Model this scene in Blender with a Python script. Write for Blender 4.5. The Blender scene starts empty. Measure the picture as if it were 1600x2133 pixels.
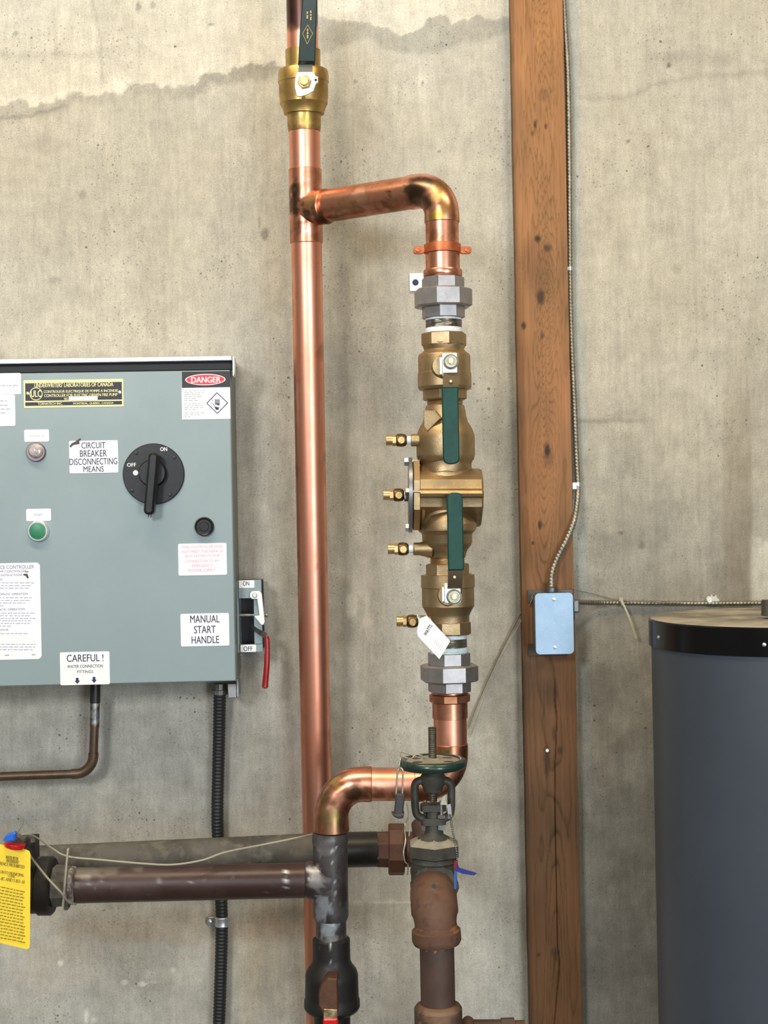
import bpy, math, random
import numpy as np
from mathutils import Vector, Matrix, noise as mnoise
from mathutils.bvhtree import BVHTree

# ------------------------------------------------------------------ camera
F = 2900.0                       # focal length in pixels of the 1600 x 2133 frame
ROLL = math.radians(1.1)
CR, SR = math.cos(ROLL), math.sin(ROLL)
WALL = 2.60                      # distance of the concrete wall from the lens
CAM = Vector((0.0, -WALL, 1.6))
S = bpy.context.scene
cam_d = bpy.data.cameras.new('camera')
cam_d.sensor_fit = 'VERTICAL'
cam_d.sensor_height = 24.0
cam_d.lens = 24.0 * F / 2133.0
cam = bpy.data.objects.new('camera', cam_d)
S.collection.objects.link(cam)
cam.matrix_world = Matrix(((CR, SR, 0, CAM.x), (0, 0, -1, CAM.y), (-SR, CR, 0, CAM.z), (0, 0, 0, 1)))
cam_d.clip_start = 0.05
S.camera = cam

# ------------------------------------------------------------------ world, lights, exposure
w = bpy.data.worlds.new('world'); S.world = w; w.use_nodes = True
w.node_tree.nodes['Background'].inputs[0].default_value = (0.75, 0.85, 1.0, 1)
w.node_tree.nodes['Background'].inputs[1].default_value = 0.3

def area(name, loc, target, sx, sy, power, col):
    l = bpy.data.lights.new(name, 'AREA'); l.shape = 'RECTANGLE'; l.size = sx; l.size_y = sy
    l.energy = power; l.color = col
    o = bpy.data.objects.new(name, l); S.collection.objects.link(o)
    o.location = loc
    o.rotation_euler = (Vector(target) - Vector(loc)).to_track_quat('-Z', 'Y').to_euler()
    return o
area('window_daylight', (-1.45, -4.3, 2.75), (0, 0, 1.6), 0.75, 0.65, 66, (0.96, 0.98, 1.0))
area('right_fill_light', (1.75, -4.7, 1.5), (-0.2, 0, 1.0), 1.1, 1.9, 74, (0.84, 0.93, 1.0))  # added light from the right, placed so the tank shades the wall
area('rear_fill_light', (-0.15, -4.95, 1.8), (0, 0, 1.7), 1.0, 2.0, 13, (0.88, 0.95, 1.0))  # added frontal fill behind the camera for reflections in the metal
area('ceiling_lamp_light', (-0.65, -1.15, 3.45), (-0.5, -0.5, 1.6), 1.5, 0.2, 30, (1.0, 0.85, 0.62))
area('second_ceiling_lamp_light', (1.1, -1.5, 3.45), (1.0, -0.9, 1.6), 1.2, 0.2, 19, (1.0, 0.78, 0.45))
vs = S.view_settings
vs.view_transform = 'Standard'; vs.look = 'None'; vs.gamma = 1.0; vs.use_curve_mapping = False
vs.exposure = 0.35

# ------------------------------------------------------------------ geometry helpers
def ray(px, py):
    u = (px - 800.0) / F; v = (1066.5 - py) / F
    return Vector((u * CR + v * SR, 1.0, -u * SR + v * CR))
def P(px, py, Z): return CAM + ray(px, py) * Z
UP = Vector((0, 0, 1)); RT = Vector((1, 0, 0)); FR = Vector((0, -1, 0))

class Plane:
    def __init__(s, px, py, Z, yaw=0.0):
        t = math.radians(yaw)
        s.o = P(px, py, Z); s.u = Vector((math.cos(t), math.sin(t), 0)); s.n = Vector((math.sin(t), -math.cos(t), 0)); s.v = UP
    def pt(s, px, py, off=0.0):
        d = ray(px, py)
        t = ((s.o - CAM).dot(s.n) + off) / d.dot(s.n)
        return CAM + d * t
    def k(s, px, py): return (s.pt(px, py) - CAM).y / F

def text_geo(body, bold=0.0):
    c = bpy.data.curves.new('t', 'FONT'); c.body = body; c.size = 1; c.offset = bold; c.resolution_u = 3
    o = bpy.data.objects.new('t', c); S.collection.objects.link(o)
    bpy.context.view_layer.update()
    dg = bpy.context.evaluated_depsgraph_get()
    me = bpy.data.meshes.new_from_object(o.evaluated_get(dg))
    V = np.array([v.co[:] for v in me.vertices]).reshape(-1, 3); Fc = [tuple(p.vertices) for p in me.polygons]
    bpy.data.objects.remove(o); bpy.data.meshes.remove(me); bpy.data.curves.remove(c)
    return V[:, :2], Fc

class M:
    def __init__(s): s.v = []; s.f = []
    def add(s, V, Fc):
        b = len(s.v); s.v += [Vector(a) for a in V]; s.f += [tuple(i + b for i in q) for q in Fc]; return s
    def rings(s, R, cap=(True, True), closed=True):
        b = len(s.v); n = len(R[0])
        for r in R: s.v += r
        for i in range(len(R) - 1):
            for j in range(n if closed else n - 1):
                a = b + i * n + j; c = b + i * n + (j + 1) % n
                s.f.append((a, c, c + n, a + n))
        if cap[0]: s.f.append(tuple(b + j for j in range(n))[::-1])
        if cap[1]: s.f.append(tuple(b + (len(R) - 1) * n + j for j in range(n)))
        return s
    def lathe(s, pts, seg=40, phase=0.0, axis=None, cap=(True, True), sub=None):
        pts = [(Vector(p), r) for p, r in pts]
        ax = (axis or (pts[-1][0] - pts[0][0])).normalized()
        ref = FR if abs(ax.dot(FR)) < 0.8 else RT
        e1 = (ref - ax * ref.dot(ax)).normalized(); e2 = ax.cross(e1)
        if sub:
            q = [pts[0]]
            for (p0, r0), (p1, r1) in zip(pts, pts[1:]):
                n = max(1, int((p1 - p0).length / sub))
                for i in range(1, n + 1): q.append((p0.lerp(p1, i / n), r0 + (r1 - r0) * i / n))
            pts = q
        R = []
        for p, r in pts:
            R.append([p + (e1 * math.cos(phase + 2 * math.pi * j / seg) + e2 * math.sin(phase + 2 * math.pi * j / seg)) * r for j in range(seg)])
        return s.rings(R, cap)
    def tube(s, path, r, seg=12, rf=None, cap=(True, True)):
        path = [Vector(p) for p in path]; n = len(path)
        T = [(path[min(i + 1, n - 1)] - path[max(i - 1, 0)]).normalized() for i in range(n)]
        ref = FR if abs(T[0].dot(FR)) < 0.9 else UP
        e1 = (ref - T[0] * ref.dot(T[0])).normalized()
        R = []; L = 0.0
        for i in range(n):
            if i: L += (path[i] - path[i - 1]).length
            e1 = (e1 - T[i] * e1.dot(T[i])).normalized(); e2 = T[i].cross(e1)
            ring = []
            for j in range(seg):
                a = 2 * math.pi * j / seg
                rr = rf(L, a) if rf else (r[i] if isinstance(r, (list, tuple)) else r)
                ring.append(path[i] + (e1 * math.cos(a) + e2 * math.sin(a)) * rr)
            R.append(ring)
        return s.rings(R, cap)
    def prism(s, poly, o, u, v, n, d0, d1, bev=0.0):
        # poly: 2-D points (metres) in frame o,u,v ; extruded along n from d0 to d1, front edge bevelled
        poly = [Vector((a, b)) for a, b in poly]
        ar = sum(a.x * b.y - b.x * a.y for a, b in zip(poly, poly[1:] + poly[:1]))
        if ar < 0: poly = poly[::-1]
        def ins(k):
            if k == 0: return poly
            out = []; m = len(poly)
            for i in range(m):
                a, b, c = poly[i - 1], poly[i], poly[(i + 1) % m]
                d1_ = (b - a).normalized(); d2_ = (c - b).normalized()
                nn = Vector((-d1_.y - d2_.y, d1_.x + d2_.x))
                if nn.length < 1e-6: nn = Vector((-d1_.y, d1_.x))
                nn.normalize(); cs = max(0.5, nn.dot(Vector((-d1_.y, d1_.x))))
                out.append(b + nn * k / cs)
            return out
        lv = [(0, d0), (0, d1 - bev), (bev, d1)] if bev else [(0, d0), (0, d1)]
        R = [[o + u * p.x + v * p.y + n * d for p in ins(k)] for k, d in lv]
        return s.rings(R)
    def box(s, c, sx, sy, sz, bev=0.0, u=RT, v=UP, n=FR):
        # centre c, size along u, n, v
        h = [(-sx / 2, -sz / 2), (sx / 2, -sz / 2), (sx / 2, sz / 2), (-sx / 2, sz / 2)]
        return s.prism(h, Vector(c), u, v, n, -sy / 2, sy / 2, bev)
    def ball(s, c, r, seg=20, sc=(1, 1, 1)):
        c = Vector(c); R = []
        for i in range(1, seg // 2):
            a = math.pi * i / (seg // 2)
            R.append([c + Vector((r * sc[0] * math.sin(a) * math.cos(2 * math.pi * j / seg), r * sc[1] * math.sin(a) * math.sin(2 * math.pi * j / seg), r * sc[2] * math.cos(a))) for j in range(seg)])
        return s.rings(R)
    def torus(s, c, R0, r, axis=UP, seg=40, ms=12, sc=1.0):
        axis = Vector(axis).normalized(); ref = FR if abs(axis.dot(FR)) < .9 else RT
        e1 = (ref - axis * ref.dot(axis)).normalized(); e2 = axis.cross(e1); c = Vector(c)
        b = len(s.v)
        for i in range(seg):
            a = 2 * math.pi * i / seg; d = e1 * math.cos(a) + e2 * math.sin(a)
            for j in range(ms):
                t = 2 * math.pi * j / ms
                s.v.append(c + d * (R0 + r * math.cos(t)) + axis * (r * sc * math.sin(t)))
        for i in range(seg):
            for j in range(ms):
                s.f.append((b + i * ms + j, b + ((i + 1) % seg) * ms + j, b + ((i + 1) % seg) * ms + (j + 1) % ms, b + i * ms + (j + 1) % ms))
        return s
    def text(s, body, pl, x0, y0, x1, y1, off=0.0009, bold=0.0, rot=0.0, shear=0.0):
        if bold:
            sh = bold * 7 * (y1 - y0) * 0.12 * 2
            s.text(body, pl, x0 - sh / 2, y0, x1 - sh / 2, y1, off - .00003, 0, rot); s.text(body, pl, x0 + sh / 2, y0, x1 + sh / 2, y1, off - .00006, 0, rot)
        V, Fc = text_geo(body)
        if not len(V): return s
        mn = V.min(0); mx = V.max(0); V = (V - (mn + mx) / 2) / (mx - mn)
        cx, cy = (x0 + x1) / 2, (y0 + y1) / 2; k = pl.k(cx, cy); c = pl.pt(cx, cy, off)
        W, H = (x1 - x0) * k, (y1 - y0) * k
        cr, sr = math.cos(rot), math.sin(rot)
        out = []
        for a, b in V:
            a *= W; b *= H
            out.append(c + pl.u * (a * cr - b * sr) + pl.v * (a * sr + b * cr))
        return s.add(out, Fc)
    def build(s, name, mat, parent=None, smooth=32, **kw):
        me = bpy.data.meshes.new(name)
        org = Vector((0, 0, 0)); r = parent
        while r is not None: org += r.location; r = r.parent
        loc = Vector((0, 0, 0))
        if parent is None and kw.get('label'):
            zs = min(p.z for p in s.v); loc = Vector((sum(p.x for p in s.v) / len(s.v), sum(p.y for p in s.v) / len(s.v), zs))
        me.from_pydata([tuple(p - org - loc) for p in s.v], [], s.f)
        me.validate(); me.update()
        if smooth:
            me.shade_smooth(); me.set_sharp_from_angle(angle=math.radians(smooth))
        me.materials.append(mat)
        o = bpy.data.objects.new(name, me); S.collection.objects.link(o)
        o.parent = parent; o.location = loc
        for k_, v_ in kw.items():
            if v_: o[{'cat': 'category'}.get(k_, k_)] = v_
        return o

def thing(name, label, cat, loc, group=None):
    o = bpy.data.objects.new(name, None); S.collection.objects.link(o)
    o.location = loc; o.empty_display_size = 0.02
    o['label'] = label; o['category'] = cat
    if group: o['group'] = group
    return o

def wpos(o):
    p = Vector((0, 0, 0))
    while o is not None: p += o.location; o = o.parent
    return p
def paint(o, blobs, seed=0.0, nscale=60.0, namp=0.6):
    # stains with a shape of their own: (centre, radius, colour, strength)
    me = o.data; base = wpos(o); bvh = BVHTree.FromPolygons([v.co + base for v in me.vertices], [tuple(p.vertices) for p in me.polygons])
    nb = []
    for b_ in blobs:
        q = b_[0]
        if len(q) == 2:      # a place named by its position in the photograph: find it on the object itself
            h = bvh.ray_cast(CAM, ray(*q).normalized())
            if h[0] is None: h = bvh.find_nearest(P(q[0], q[1], (base - CAM).y if o.parent else 2.27))
            q = h[0]; nb.append((q, b_[1] * (q - CAM).y / F, b_[2], b_[3]))
        else: nb.append(b_)
    blobs = nb
    ca = me.attributes.new('stain_color', 'FLOAT_COLOR', 'POINT'); fa = me.attributes.new('stain_amount', 'FLOAT', 'POINT')
    co = np.zeros((len(me.vertices), 4), dtype=np.float32); co[:, 3] = 1; am = np.zeros(len(me.vertices), dtype=np.float32)
    for i, v in enumerate(me.vertices):
        p = v.co + base; c = None; a = 0.0
        nz = mnoise.noise(p * nscale + Vector((seed, 3.1, 0))) + 0.5 * mnoise.noise(p * nscale * 2.7 + Vector((seed, 9, 0)))
        for (q, r, col, st) in blobs:
            d = (p - q).length / r * (1 + namp * nz)
            k = max(0.0, min(1.0, (1.15 - d) / 0.5)) * st
            if k > 0:
                if c is None: c = Vector(col); a = k
                else:
                    c = c.lerp(Vector(col), k); a = a + (1 - a) * k
        if c is not None: co[i, :3] = c[:]; am[i] = a
    me.attributes['stain_color'].data.foreach_set('color', co.ravel()); me.attributes['stain_amount'].data.foreach_set('value', am)

def smoothpath(pts, n=8):
    pts = [Vector(p) for p in pts]; q = [pts[0] * 2 - pts[1]] + pts + [pts[-1] * 2 - pts[-2]]; out = []
    for i in range(1, len(q) - 2):
        for k in range(n):
            t = k / n; a, b, c, d = q[i - 1], q[i], q[i + 1], q[i + 2]
            out.append(0.5 * ((2 * b) + (c - a) * t + (2 * a - 5 * b + 4 * c - d) * t * t + (3 * b - a - 3 * c + d) * t ** 3))
    out.append(pts[-1]); return out
def resample(path, step):
    out = [path[0]]; acc = 0.0
    for a, b in zip(path, path[1:]):
        L = (b - a).length; t = step - acc
        while t <= L:
            out.append(a.lerp(b, t / L)); t += step
        acc = (acc + L) % step
    return out
def arc(c, e1, e2, r, a0, a1, n=14):
    return [c + (e1 * math.cos(math.radians(a0 + (a1 - a0) * i / n)) + e2 * math.sin(math.radians(a0 + (a1 - a0) * i / n))) * r for i in range(n + 1)]
def rrect(w_, h_, r, n=4):
    out = []
    for cx, cy, a0 in ((w_ / 2 - r, h_ / 2 - r, 0), (-w_ / 2 + r, h_ / 2 - r, 90), (-w_ / 2 + r, -h_ / 2 + r, 180), (w_ / 2 - r, -h_ / 2 + r, 270)):
        for i in range(n + 1):
            a = math.radians(a0 + 90 * i / n); out.append((cx + r * math.cos(a), cy + r * math.sin(a)))
    return out

# ------------------------------------------------------------------ materials
def mat(name, col, rough=0.5, metal=0.0, col2=None, nscale=20, nmin=0.35, nmax=0.65, rough2=None, bump=0.0, bscale=200, stretch=None, spec=0.5, coat=0.0, extra=None):
    m = bpy.data.materials.new(name); m.use_nodes = True; nt = m.node_tree; N = nt.nodes; Lk = nt.links
    b = N['Principled BSDF']; b.inputs['Roughness'].default_value = rough; b.inputs['Metallic'].default_value = metal
    b.inputs['Specular IOR Level'].default_value = spec; b.inputs['Coat Weight'].default_value = coat
    tc = N.new('ShaderNodeTexCoord'); geo = N.new('ShaderNodeNewGeometry'); mp = N.new('ShaderNodeMapping'); Lk.new(geo.outputs['Position'], mp.inputs[0])
    if stretch: mp.inputs['Scale'].default_value = stretch
    rgb = N.new('ShaderNodeRGB'); rgb.outputs[0].default_value = (*col, 1); out = rgb.outputs[0]
    if col2:
        nz = N.new('ShaderNodeTexNoise'); nz.inputs['Scale'].default_value = nscale; nz.inputs['Detail'].default_value = 6; nz.inputs['Roughness'].default_value = 0.6
        Lk.new(mp.outputs[0], nz.inputs['Vector'])
        mr = N.new('ShaderNodeMapRange'); mr.inputs[1].default_value = nmin; mr.inputs[2].default_value = nmax; Lk.new(nz.outputs[0], mr.inputs[0])
        mx = N.new('ShaderNodeMix'); mx.data_type = 'RGBA'; Lk.new(mr.outputs[0], mx.inputs[0]); Lk.new(out, mx.inputs[6]); mx.inputs[7].default_value = (*col2, 1); out = mx.outputs[2]
        if rough2 is not None:
            m2 = N.new('ShaderNodeMix'); m2.data_type = 'FLOAT'; Lk.new(mr.outputs[0], m2.inputs[0]); m2.inputs[2].default_value = rough; m2.inputs[3].default_value = rough2; Lk.new(m2.outputs[0], b.inputs['Roughness'])
    if extra:   # second, finer layer: (colour, scale, min, max)
        c3, s3, a3, b3 = extra
        nz = N.new('ShaderNodeTexNoise'); nz.inputs['Scale'].default_value = s3; nz.inputs['Detail'].default_value = 4
        Lk.new(mp.outputs[0], nz.inputs['Vector'])
        mr = N.new('ShaderNodeMapRange'); mr.inputs[1].default_value = a3; mr.inputs[2].default_value = b3; Lk.new(nz.outputs[0], mr.inputs[0])
        mx = N.new('ShaderNodeMix'); mx.data_type = 'RGBA'; Lk.new(mr.outputs[0], mx.inputs[0]); Lk.new(out, mx.inputs[6]); mx.inputs[7].default_value = (*c3, 1); out = mx.outputs[2]
    at = N.new('ShaderNodeAttribute'); at.attribute_name = 'stain_color'; af = N.new('ShaderNodeAttribute'); af.attribute_name = 'stain_amount'
    mx = N.new('ShaderNodeMix'); mx.data_type = 'RGBA'; Lk.new(af.outputs['Fac'], mx.inputs[0]); Lk.new(out, mx.inputs[6]); Lk.new(at.outputs['Color'], mx.inputs[7])
    Lk.new(mx.outputs[2], b.inputs['Base Color'])
    if bump:
        bn = N.new('ShaderNodeTexNoise'); bn.inputs['Scale'].default_value = bscale; bn.inputs['Detail'].default_value = 5; Lk.new(mp.outputs[0], bn.inputs['Vector'])
        bp = N.new('ShaderNodeBump'); bp.inputs['Strength'].default_value = bump; bp.inputs['Distance'].default_value = 0.001; Lk.new(bn.outputs[0], bp.inputs['Height']); Lk.new(bp.outputs[0], b.inputs['Normal'])
    return m

COPPER = mat('copper', (0.90, 0.43, 0.30), 0.36, 1.0, (0.78, 0.32, 0.205), 14, 0.35, 0.72, 0.42, 0.05, 60)
COPPER_TARN = mat('tarnished_copper', (0.80, 0.37, 0.25), 0.29, 1.0, (0.40, 0.17, 0.09), 26, 0.40, 0.66, 0.42, 0.08, 80)
COPPER_PAINT = mat('copper_plated_steel', (0.55, 0.16, 0.06), 0.42, 0.7, (0.38, 0.10, 0.04), 60)
BRONZE = mat('cast_bronze', (0.44, 0.325, 0.185), 0.37, 0.94, (0.33, 0.23, 0.12), 30, 0.35, 0.7, 0.50, 0.35, 900)
BRASS = mat('brass', (0.66, 0.49, 0.25), 0.30, 0.95, (0.46, 0.30, 0.11), 45, 0.4, 0.7, 0.42, 0.1, 300)
OLD_BRASS = mat('aged_brass', (0.50, 0.34, 0.12), 0.36, 0.9, (0.30, 0.19, 0.07), 40, 0.4, 0.68, 0.5, 0.1, 300)
DARK_BRASS = mat('dark_brass', (0.085, 0.05, 0.022), 0.38, 0.85, (0.17, 0.105, 0.045), 120)
STEEL = mat('grey_cast_steel', (0.40, 0.385, 0.385), 0.42, 0.85, (0.32, 0.305, 0.305), 50, bump=0.2, bscale=900)
ZINC = mat('zinc_plate', (0.74, 0.77, 0.76), 0.34, 0.8, (0.60, 0.60, 0.50), 60)
ZINC_DK = mat('yellowish_zinc_nut', (0.55, 0.53, 0.42), 0.3, 0.95, (0.40, 0.38, 0.28), 120)
NICKEL = mat('threaded_steel', (0.25, 0.24, 0.23), 0.3, 0.95, (0.14, 0.13, 0.12), 90)
TAPE = mat('white_thread_tape', (0.75, 0.79, 0.82), 0.5, 0.0, (0.55, 0.66, 0.72), 150)
TAPE_BLUE = mat('pale_blue_thread_tape', (0.42, 0.62, 0.74), 0.5, 0.0, (0.62, 0.74, 0.80), 150)
GREEN = mat('green_vinyl', (0.002, 0.040, 0.030), 0.42, 0.0, (0.004, 0.056, 0.043), 60, spec=0.3)
GREEN_DK = mat('dark_green_vinyl', (0.004, 0.018, 0.016), 0.35, 0.0, (0.006, 0.026, 0.022), 60)
GOLDINK = mat('gold_print', (0.45, 0.34, 0.12), 0.5)
GALV = mat('galvanised_steel', (0.62, 0.66, 0.70), 0.38, 0.85, (0.50, 0.56, 0.64), 30)
GALV_BLUE = mat('clean_zinc_cover', (0.31, 0.43, 0.56), 0.42, 0.45, (0.27, 0.38, 0.51), 35, extra=((0.36, 0.48, 0.60), 160, 0.62, 0.75))
FLEX = mat('flexible_conduit_steel', (0.36, 0.34, 0.28), 0.42, 0.85, (0.22, 0.205, 0.165), 80)
PANEL = mat('grey_green_enamel', (0.245, 0.318, 0.338), 0.42, 0.0, (0.225, 0.295, 0.315), 8, 0.3, 0.7, 0.48, 0.08, 500)
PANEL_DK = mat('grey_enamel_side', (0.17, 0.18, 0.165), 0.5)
WHITE = mat('white_label', (0.86, 0.87, 0.86), 0.45)
WHITE_PL = mat('white_plastic', (0.78, 0.84, 0.84), 0.4)
NAVY = mat('navy_ink', (0.022, 0.022, 0.085), 0.6)
GREYINK = mat('faded_blue_ink', (0.22, 0.22, 0.42), 0.6)
PALEINK = mat('faded_grey_ink', (0.42, 0.44, 0.47), 0.6)
PINK = mat('faded_pink_ink', (0.80, 0.30, 0.50), 0.6)
RED = mat('red_print', (0.70, 0.03, 0.06), 0.5)
BLACK = mat('black_plastic', (0.0065, 0.007, 0.009), 0.36, 0.0, (0.012, 0.012, 0.014), 90, spec=0.35)
BLACKINK = mat('black_print', (0.012, 0.012, 0.02), 0.5)
YELLOWINK = mat('pale_yellow_print', (0.78, 0.74, 0.38), 0.5)
SCRAPE = mat('scraped_paint', (0.08, 0.06, 0.06), 0.7)
RUBBER = mat('black_rubber', (0.010, 0.010, 0.010), 0.55)
REDVINYL = mat('red_vinyl', (0.30, 0.008, 0.010), 0.3, 0.0, (0.22, 0.006, 0.008), 60)
GREENBTN = mat('green_button', (0.02, 0.19, 0.09), 0.4)
LENS = mat('clear_pilot_lens', (0.30, 0.23, 0.235), 0.12, 0.0, (0.55, 0.50, 0.50), 120, coat=0.5)
CHROME = mat('chrome_ring', (0.78, 0.79, 0.78), 0.22, 0.8)
BROWNPIPE = mat('brown_oxidised_pipe', (0.042, 0.020, 0.017), 0.36, 0.25, (0.075, 0.045, 0.04), 9, 0.45, 0.75, 0.55, 0.15, 120, extra=((0.18, 0.165, 0.15), 40, 0.66, 0.85))
DUSTPIPE = mat('dusty_grey_pipe', (0.095, 0.088, 0.074), 0.75, 0.0, (0.05, 0.047, 0.04), 16, 0.4, 0.65, bump=0.2, bscale=200, extra=((0.14, 0.13, 0.105), 60, 0.5, 0.75))
GREYTEE = mat('grey_coated_iron', (0.070, 0.065, 0.067), 0.42, 0.2, (0.035, 0.024, 0.024), 18, 0.42, 0.62, 0.35, 0.15, 150, extra=((0.24, 0.25, 0.26), 26, 0.62, 0.78))
BLACKPIPE = mat('black_painted_pipe', (0.008, 0.008, 0.009), 0.4, 0.0, (0.02, 0.018, 0.016), 60)
DARKIRON = mat('dark_iron', (0.017, 0.015, 0.014), 0.5, 0.2, (0.014, 0.013, 0.013), 30, bump=0.2, bscale=300)
RUST = mat('rust_brown_iron', (0.098, 0.044, 0.025), 0.72, 0.0, (0.125, 0.064, 0.038), 20, 0.4, 0.7, bump=0.35, bscale=500, extra=((0.07, 0.032, 0.02), 60, 0.55, 0.7))
RUSTPIPE = mat('dull_brown_pipe', (0.062, 0.033, 0.025), 0.6, 0.0, (0.082, 0.046, 0.034), 26, bump=0.15, bscale=400)
RUSTCU = mat('rusty_union_iron', (0.11, 0.045, 0.022), 0.55, 0.2, (0.07, 0.03, 0.018), 35, 0.4, 0.65, bump=0.25, bscale=300)
IRONGREY = mat('greenish_grey_cast_iron', (0.062, 0.059, 0.046), 0.6, 0.1, (0.042, 0.039, 0.031), 50, bump=0.3, bscale=600)
DUST = mat('dust_covered_iron', (0.30, 0.275, 0.215), 0.9, 0.0, (0.23, 0.21, 0.165), 90)
WHEEL = mat('green_painted_iron', (0.006, 0.030, 0.022), 0.30, 0.0, (0.014, 0.034, 0.024), 60, coat=0.25)
STEM = mat('greasy_screw_stem', (0.13, 0.11, 0.075), 0.45, 0.6, (0.07, 0.06, 0.04), 200)
DULLBROWN = mat('old_brown_tube', (0.14, 0.09, 0.06), 0.42, 0.6, (0.095, 0.06, 0.04), 40)
CONDUIT = mat('black_corrugated_jacket', (0.012, 0.014, 0.015), 0.5)
WIRE = mat('grey_wire', (0.20, 0.18, 0.14), 0.6)
TWINE = mat('tan_cord', (0.36, 0.33, 0.25), 0.7)
SHINYWIRE = mat('seal_wire', (0.5, 0.47, 0.38), 0.35, 0.8)
YELLOW = mat('yellow_card', (0.93, 0.66, 0.035), 0.5)
YINK = mat('brown_print', (0.25, 0.19, 0.02), 0.6)
BLUE = mat('blue_plastic', (0.02, 0.13, 0.62), 0.35)
DKBLUE = mat('dark_blue_plastic', (0.012, 0.02, 0.20), 0.4)
REDPL = mat('red_plastic', (0.55, 0.010, 0.012), 0.3)
TIE = mat('ivory_nylon', (0.42, 0.40, 0.28), 0.45)
CLIP = mat('white_nylon', (0.62, 0.60, 0.55), 0.5)
TANK = mat('slate_grey_enamel', (0.050, 0.060, 0.078), 0.42, 0.0, (0.044, 0.054, 0.070), 6, spec=0.35)
TANKBAND = mat('gloss_black_band', (0.003, 0.003, 0.004), 0.22, spec=0.3)
TANKTOP = mat('dusty_tank_top', (0.34, 0.31, 0.25), 0.85, 0.0, (0.15, 0.135, 0.11), 9, 0.42, 0.6, stretch=(1, 1, 1))
PADLOCK = mat('padlock_cover', (0.035, 0.034, 0.04), 0.6)
PLAINWALL = mat('plain_painted_wall', (0.24, 0.225, 0.19), 0.85, 0.0, (0.21, 0.195, 0.165), 3)
FLOORM = mat('floor_concrete', (0.16, 0.15, 0.13), 0.8, 0.0, (0.12, 0.11, 0.10), 4)

# ------------------------------------------------------------------ structure
def vnoise(x, y, sx, sy, seed):
    # smooth value noise on arrays, cell size sx, sy
    rs = np.random.RandomState(seed); g = rs.rand(257, 257)
    u = x / sx; v = y / sy; iu = np.floor(u).astype(int); iv = np.floor(v).astype(int)
    fu = u - iu; fv = v - iv; fu = fu * fu * (3 - 2 * fu); fv = fv * fv * (3 - 2 * fv)
    a = g[iu % 257, iv % 257]; b = g[(iu + 1) % 257, iv % 257]; c = g[iu % 257, (iv + 1) % 257]; d = g[(iu + 1) % 257, (iv + 1) % 257]
    return (a * (1 - fu) + b * fu) * (1 - fv) + (c * (1 - fu) + d * fu) * fv
def fbm(x, y, s, seed, st=1.0, o=4):
    t = 0; a = 0.5; n = 0
    for i in range(o): t = t + a * vnoise(x, y, s / 2 ** i, s * st / 2 ** i, seed + i); n += a; a *= 0.55
    return t / n - 0.5

def sstep(a, b, x):
    t = np.clip((x - a) / (b - a), 0, 1); return t * t * (3 - 2 * t)

xs = np.concatenate([np.linspace(-3, -0.95, 8)[:-1], np.arange(-0.95, 0.9, 0.0034), np.linspace(0.9, 2.6, 8)])
zs = np.concatenate([np.linspace(0, 0.5, 4)[:-1], np.arange(0.5, 2.75, 0.0034), np.linspace(2.75, 3.6, 5)])
GX, GZ = np.meshgrid(xs, zs)
u_ = GX / WALL; v_ = (GZ - 1.6) / WALL
PX = 800 + F * (u_ * CR - v_ * SR); PY = 1066.5 - F * (u_ * SR + v_ * CR)      # wall markings are laid out in frame units
def wob(s, amp, seed): return amp * 2 * fbm(PX + 5000, PY + 5000, s, seed, 1.0, 4)
base = np.ones(PX.shape + (3,)) * np.array([0.415, 0.398, 0.345])
tone = 1 + 0.34 * fbm(PX + 5000, PY + 5000, 300, 1) + 0.20 * fbm(PX + 5000, PY + 5000, 70, 11, 5) + (0.18 + 0.16 * sstep(500, 1200, PY)) * fbm(PX + 5000, PY + 5000, 34, 21, 1.3) + 0.10 * fbm(PX + 5000, PY + 5000, 14, 31, 14)
warm = fbm(PX + 9000, PY + 3000, 420, 51) * 0.20
def region(mask, mul, add=0.0):
    global tone
    tone = tone * (1 + mask * (mul - 1))
tint = np.zeros(PX.shape + (3,))
def tintr(mask, col):
    global tint
    tint = tint + mask[..., None] * np.array(col)
# pale efflorescence band, upper left, with ragged lower border and a damp line below it
yb = np.interp(PX, [-400, 0, 60, 120, 200, 300, 400, 440, 500, 560, 620], [205, 213, 216, 208, 192, 184, 172, 150, 143, 133, 128]) + wob(30, 20, 61) + wob(9, 7, 62)
region(np.exp(-((PY - yb + 8) / 6.0) ** 2) * (1 - sstep(330, 420, PX)), 1.14)
L = 1 - sstep(560, 640, PX)
region(sstep(3, -3, PY - yb) * L * (0.55 + 0.45 * sstep(-130, -10, PY - yb)), 1.17)
region(sstep(-2, 3, PY - yb) * (1 - sstep(14, 46, PY - yb + wob(60, 18, 64))) * L, 0.84)
region(sstep(360, 430, PX) * (1 - sstep(585, 610, PX)) * sstep(-1, 3, PY - yb) * (1 - sstep(16, 44, PY - yb)), 0.80)
y2 = np.interp(PX, [-400, 0, 60, 110, 130], [262, 247, 243, 228, 222]) + wob(20, 6, 66)
region(np.exp(-((PY - y2) / 4.0) ** 2) * (1 - sstep(128, 150, PX)), 0.72)
region(np.exp(-((PY - 112 - wob(60, 14, 67)) / 9.0) ** 2) * (1 - sstep(230, 290, PX)), 0.88)
# vertical crack in the pale band
xc = np.interp(PY, [-50, 0, 40, 60, 110, 160, 175], [188, 192, 203, 206, 209, 213, 220]) + wob(14, 4, 68)
region(np.exp(-((PX - xc) / 3.0) ** 2) * (1 - sstep(160, 180, PY)), 0.80)
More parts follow.
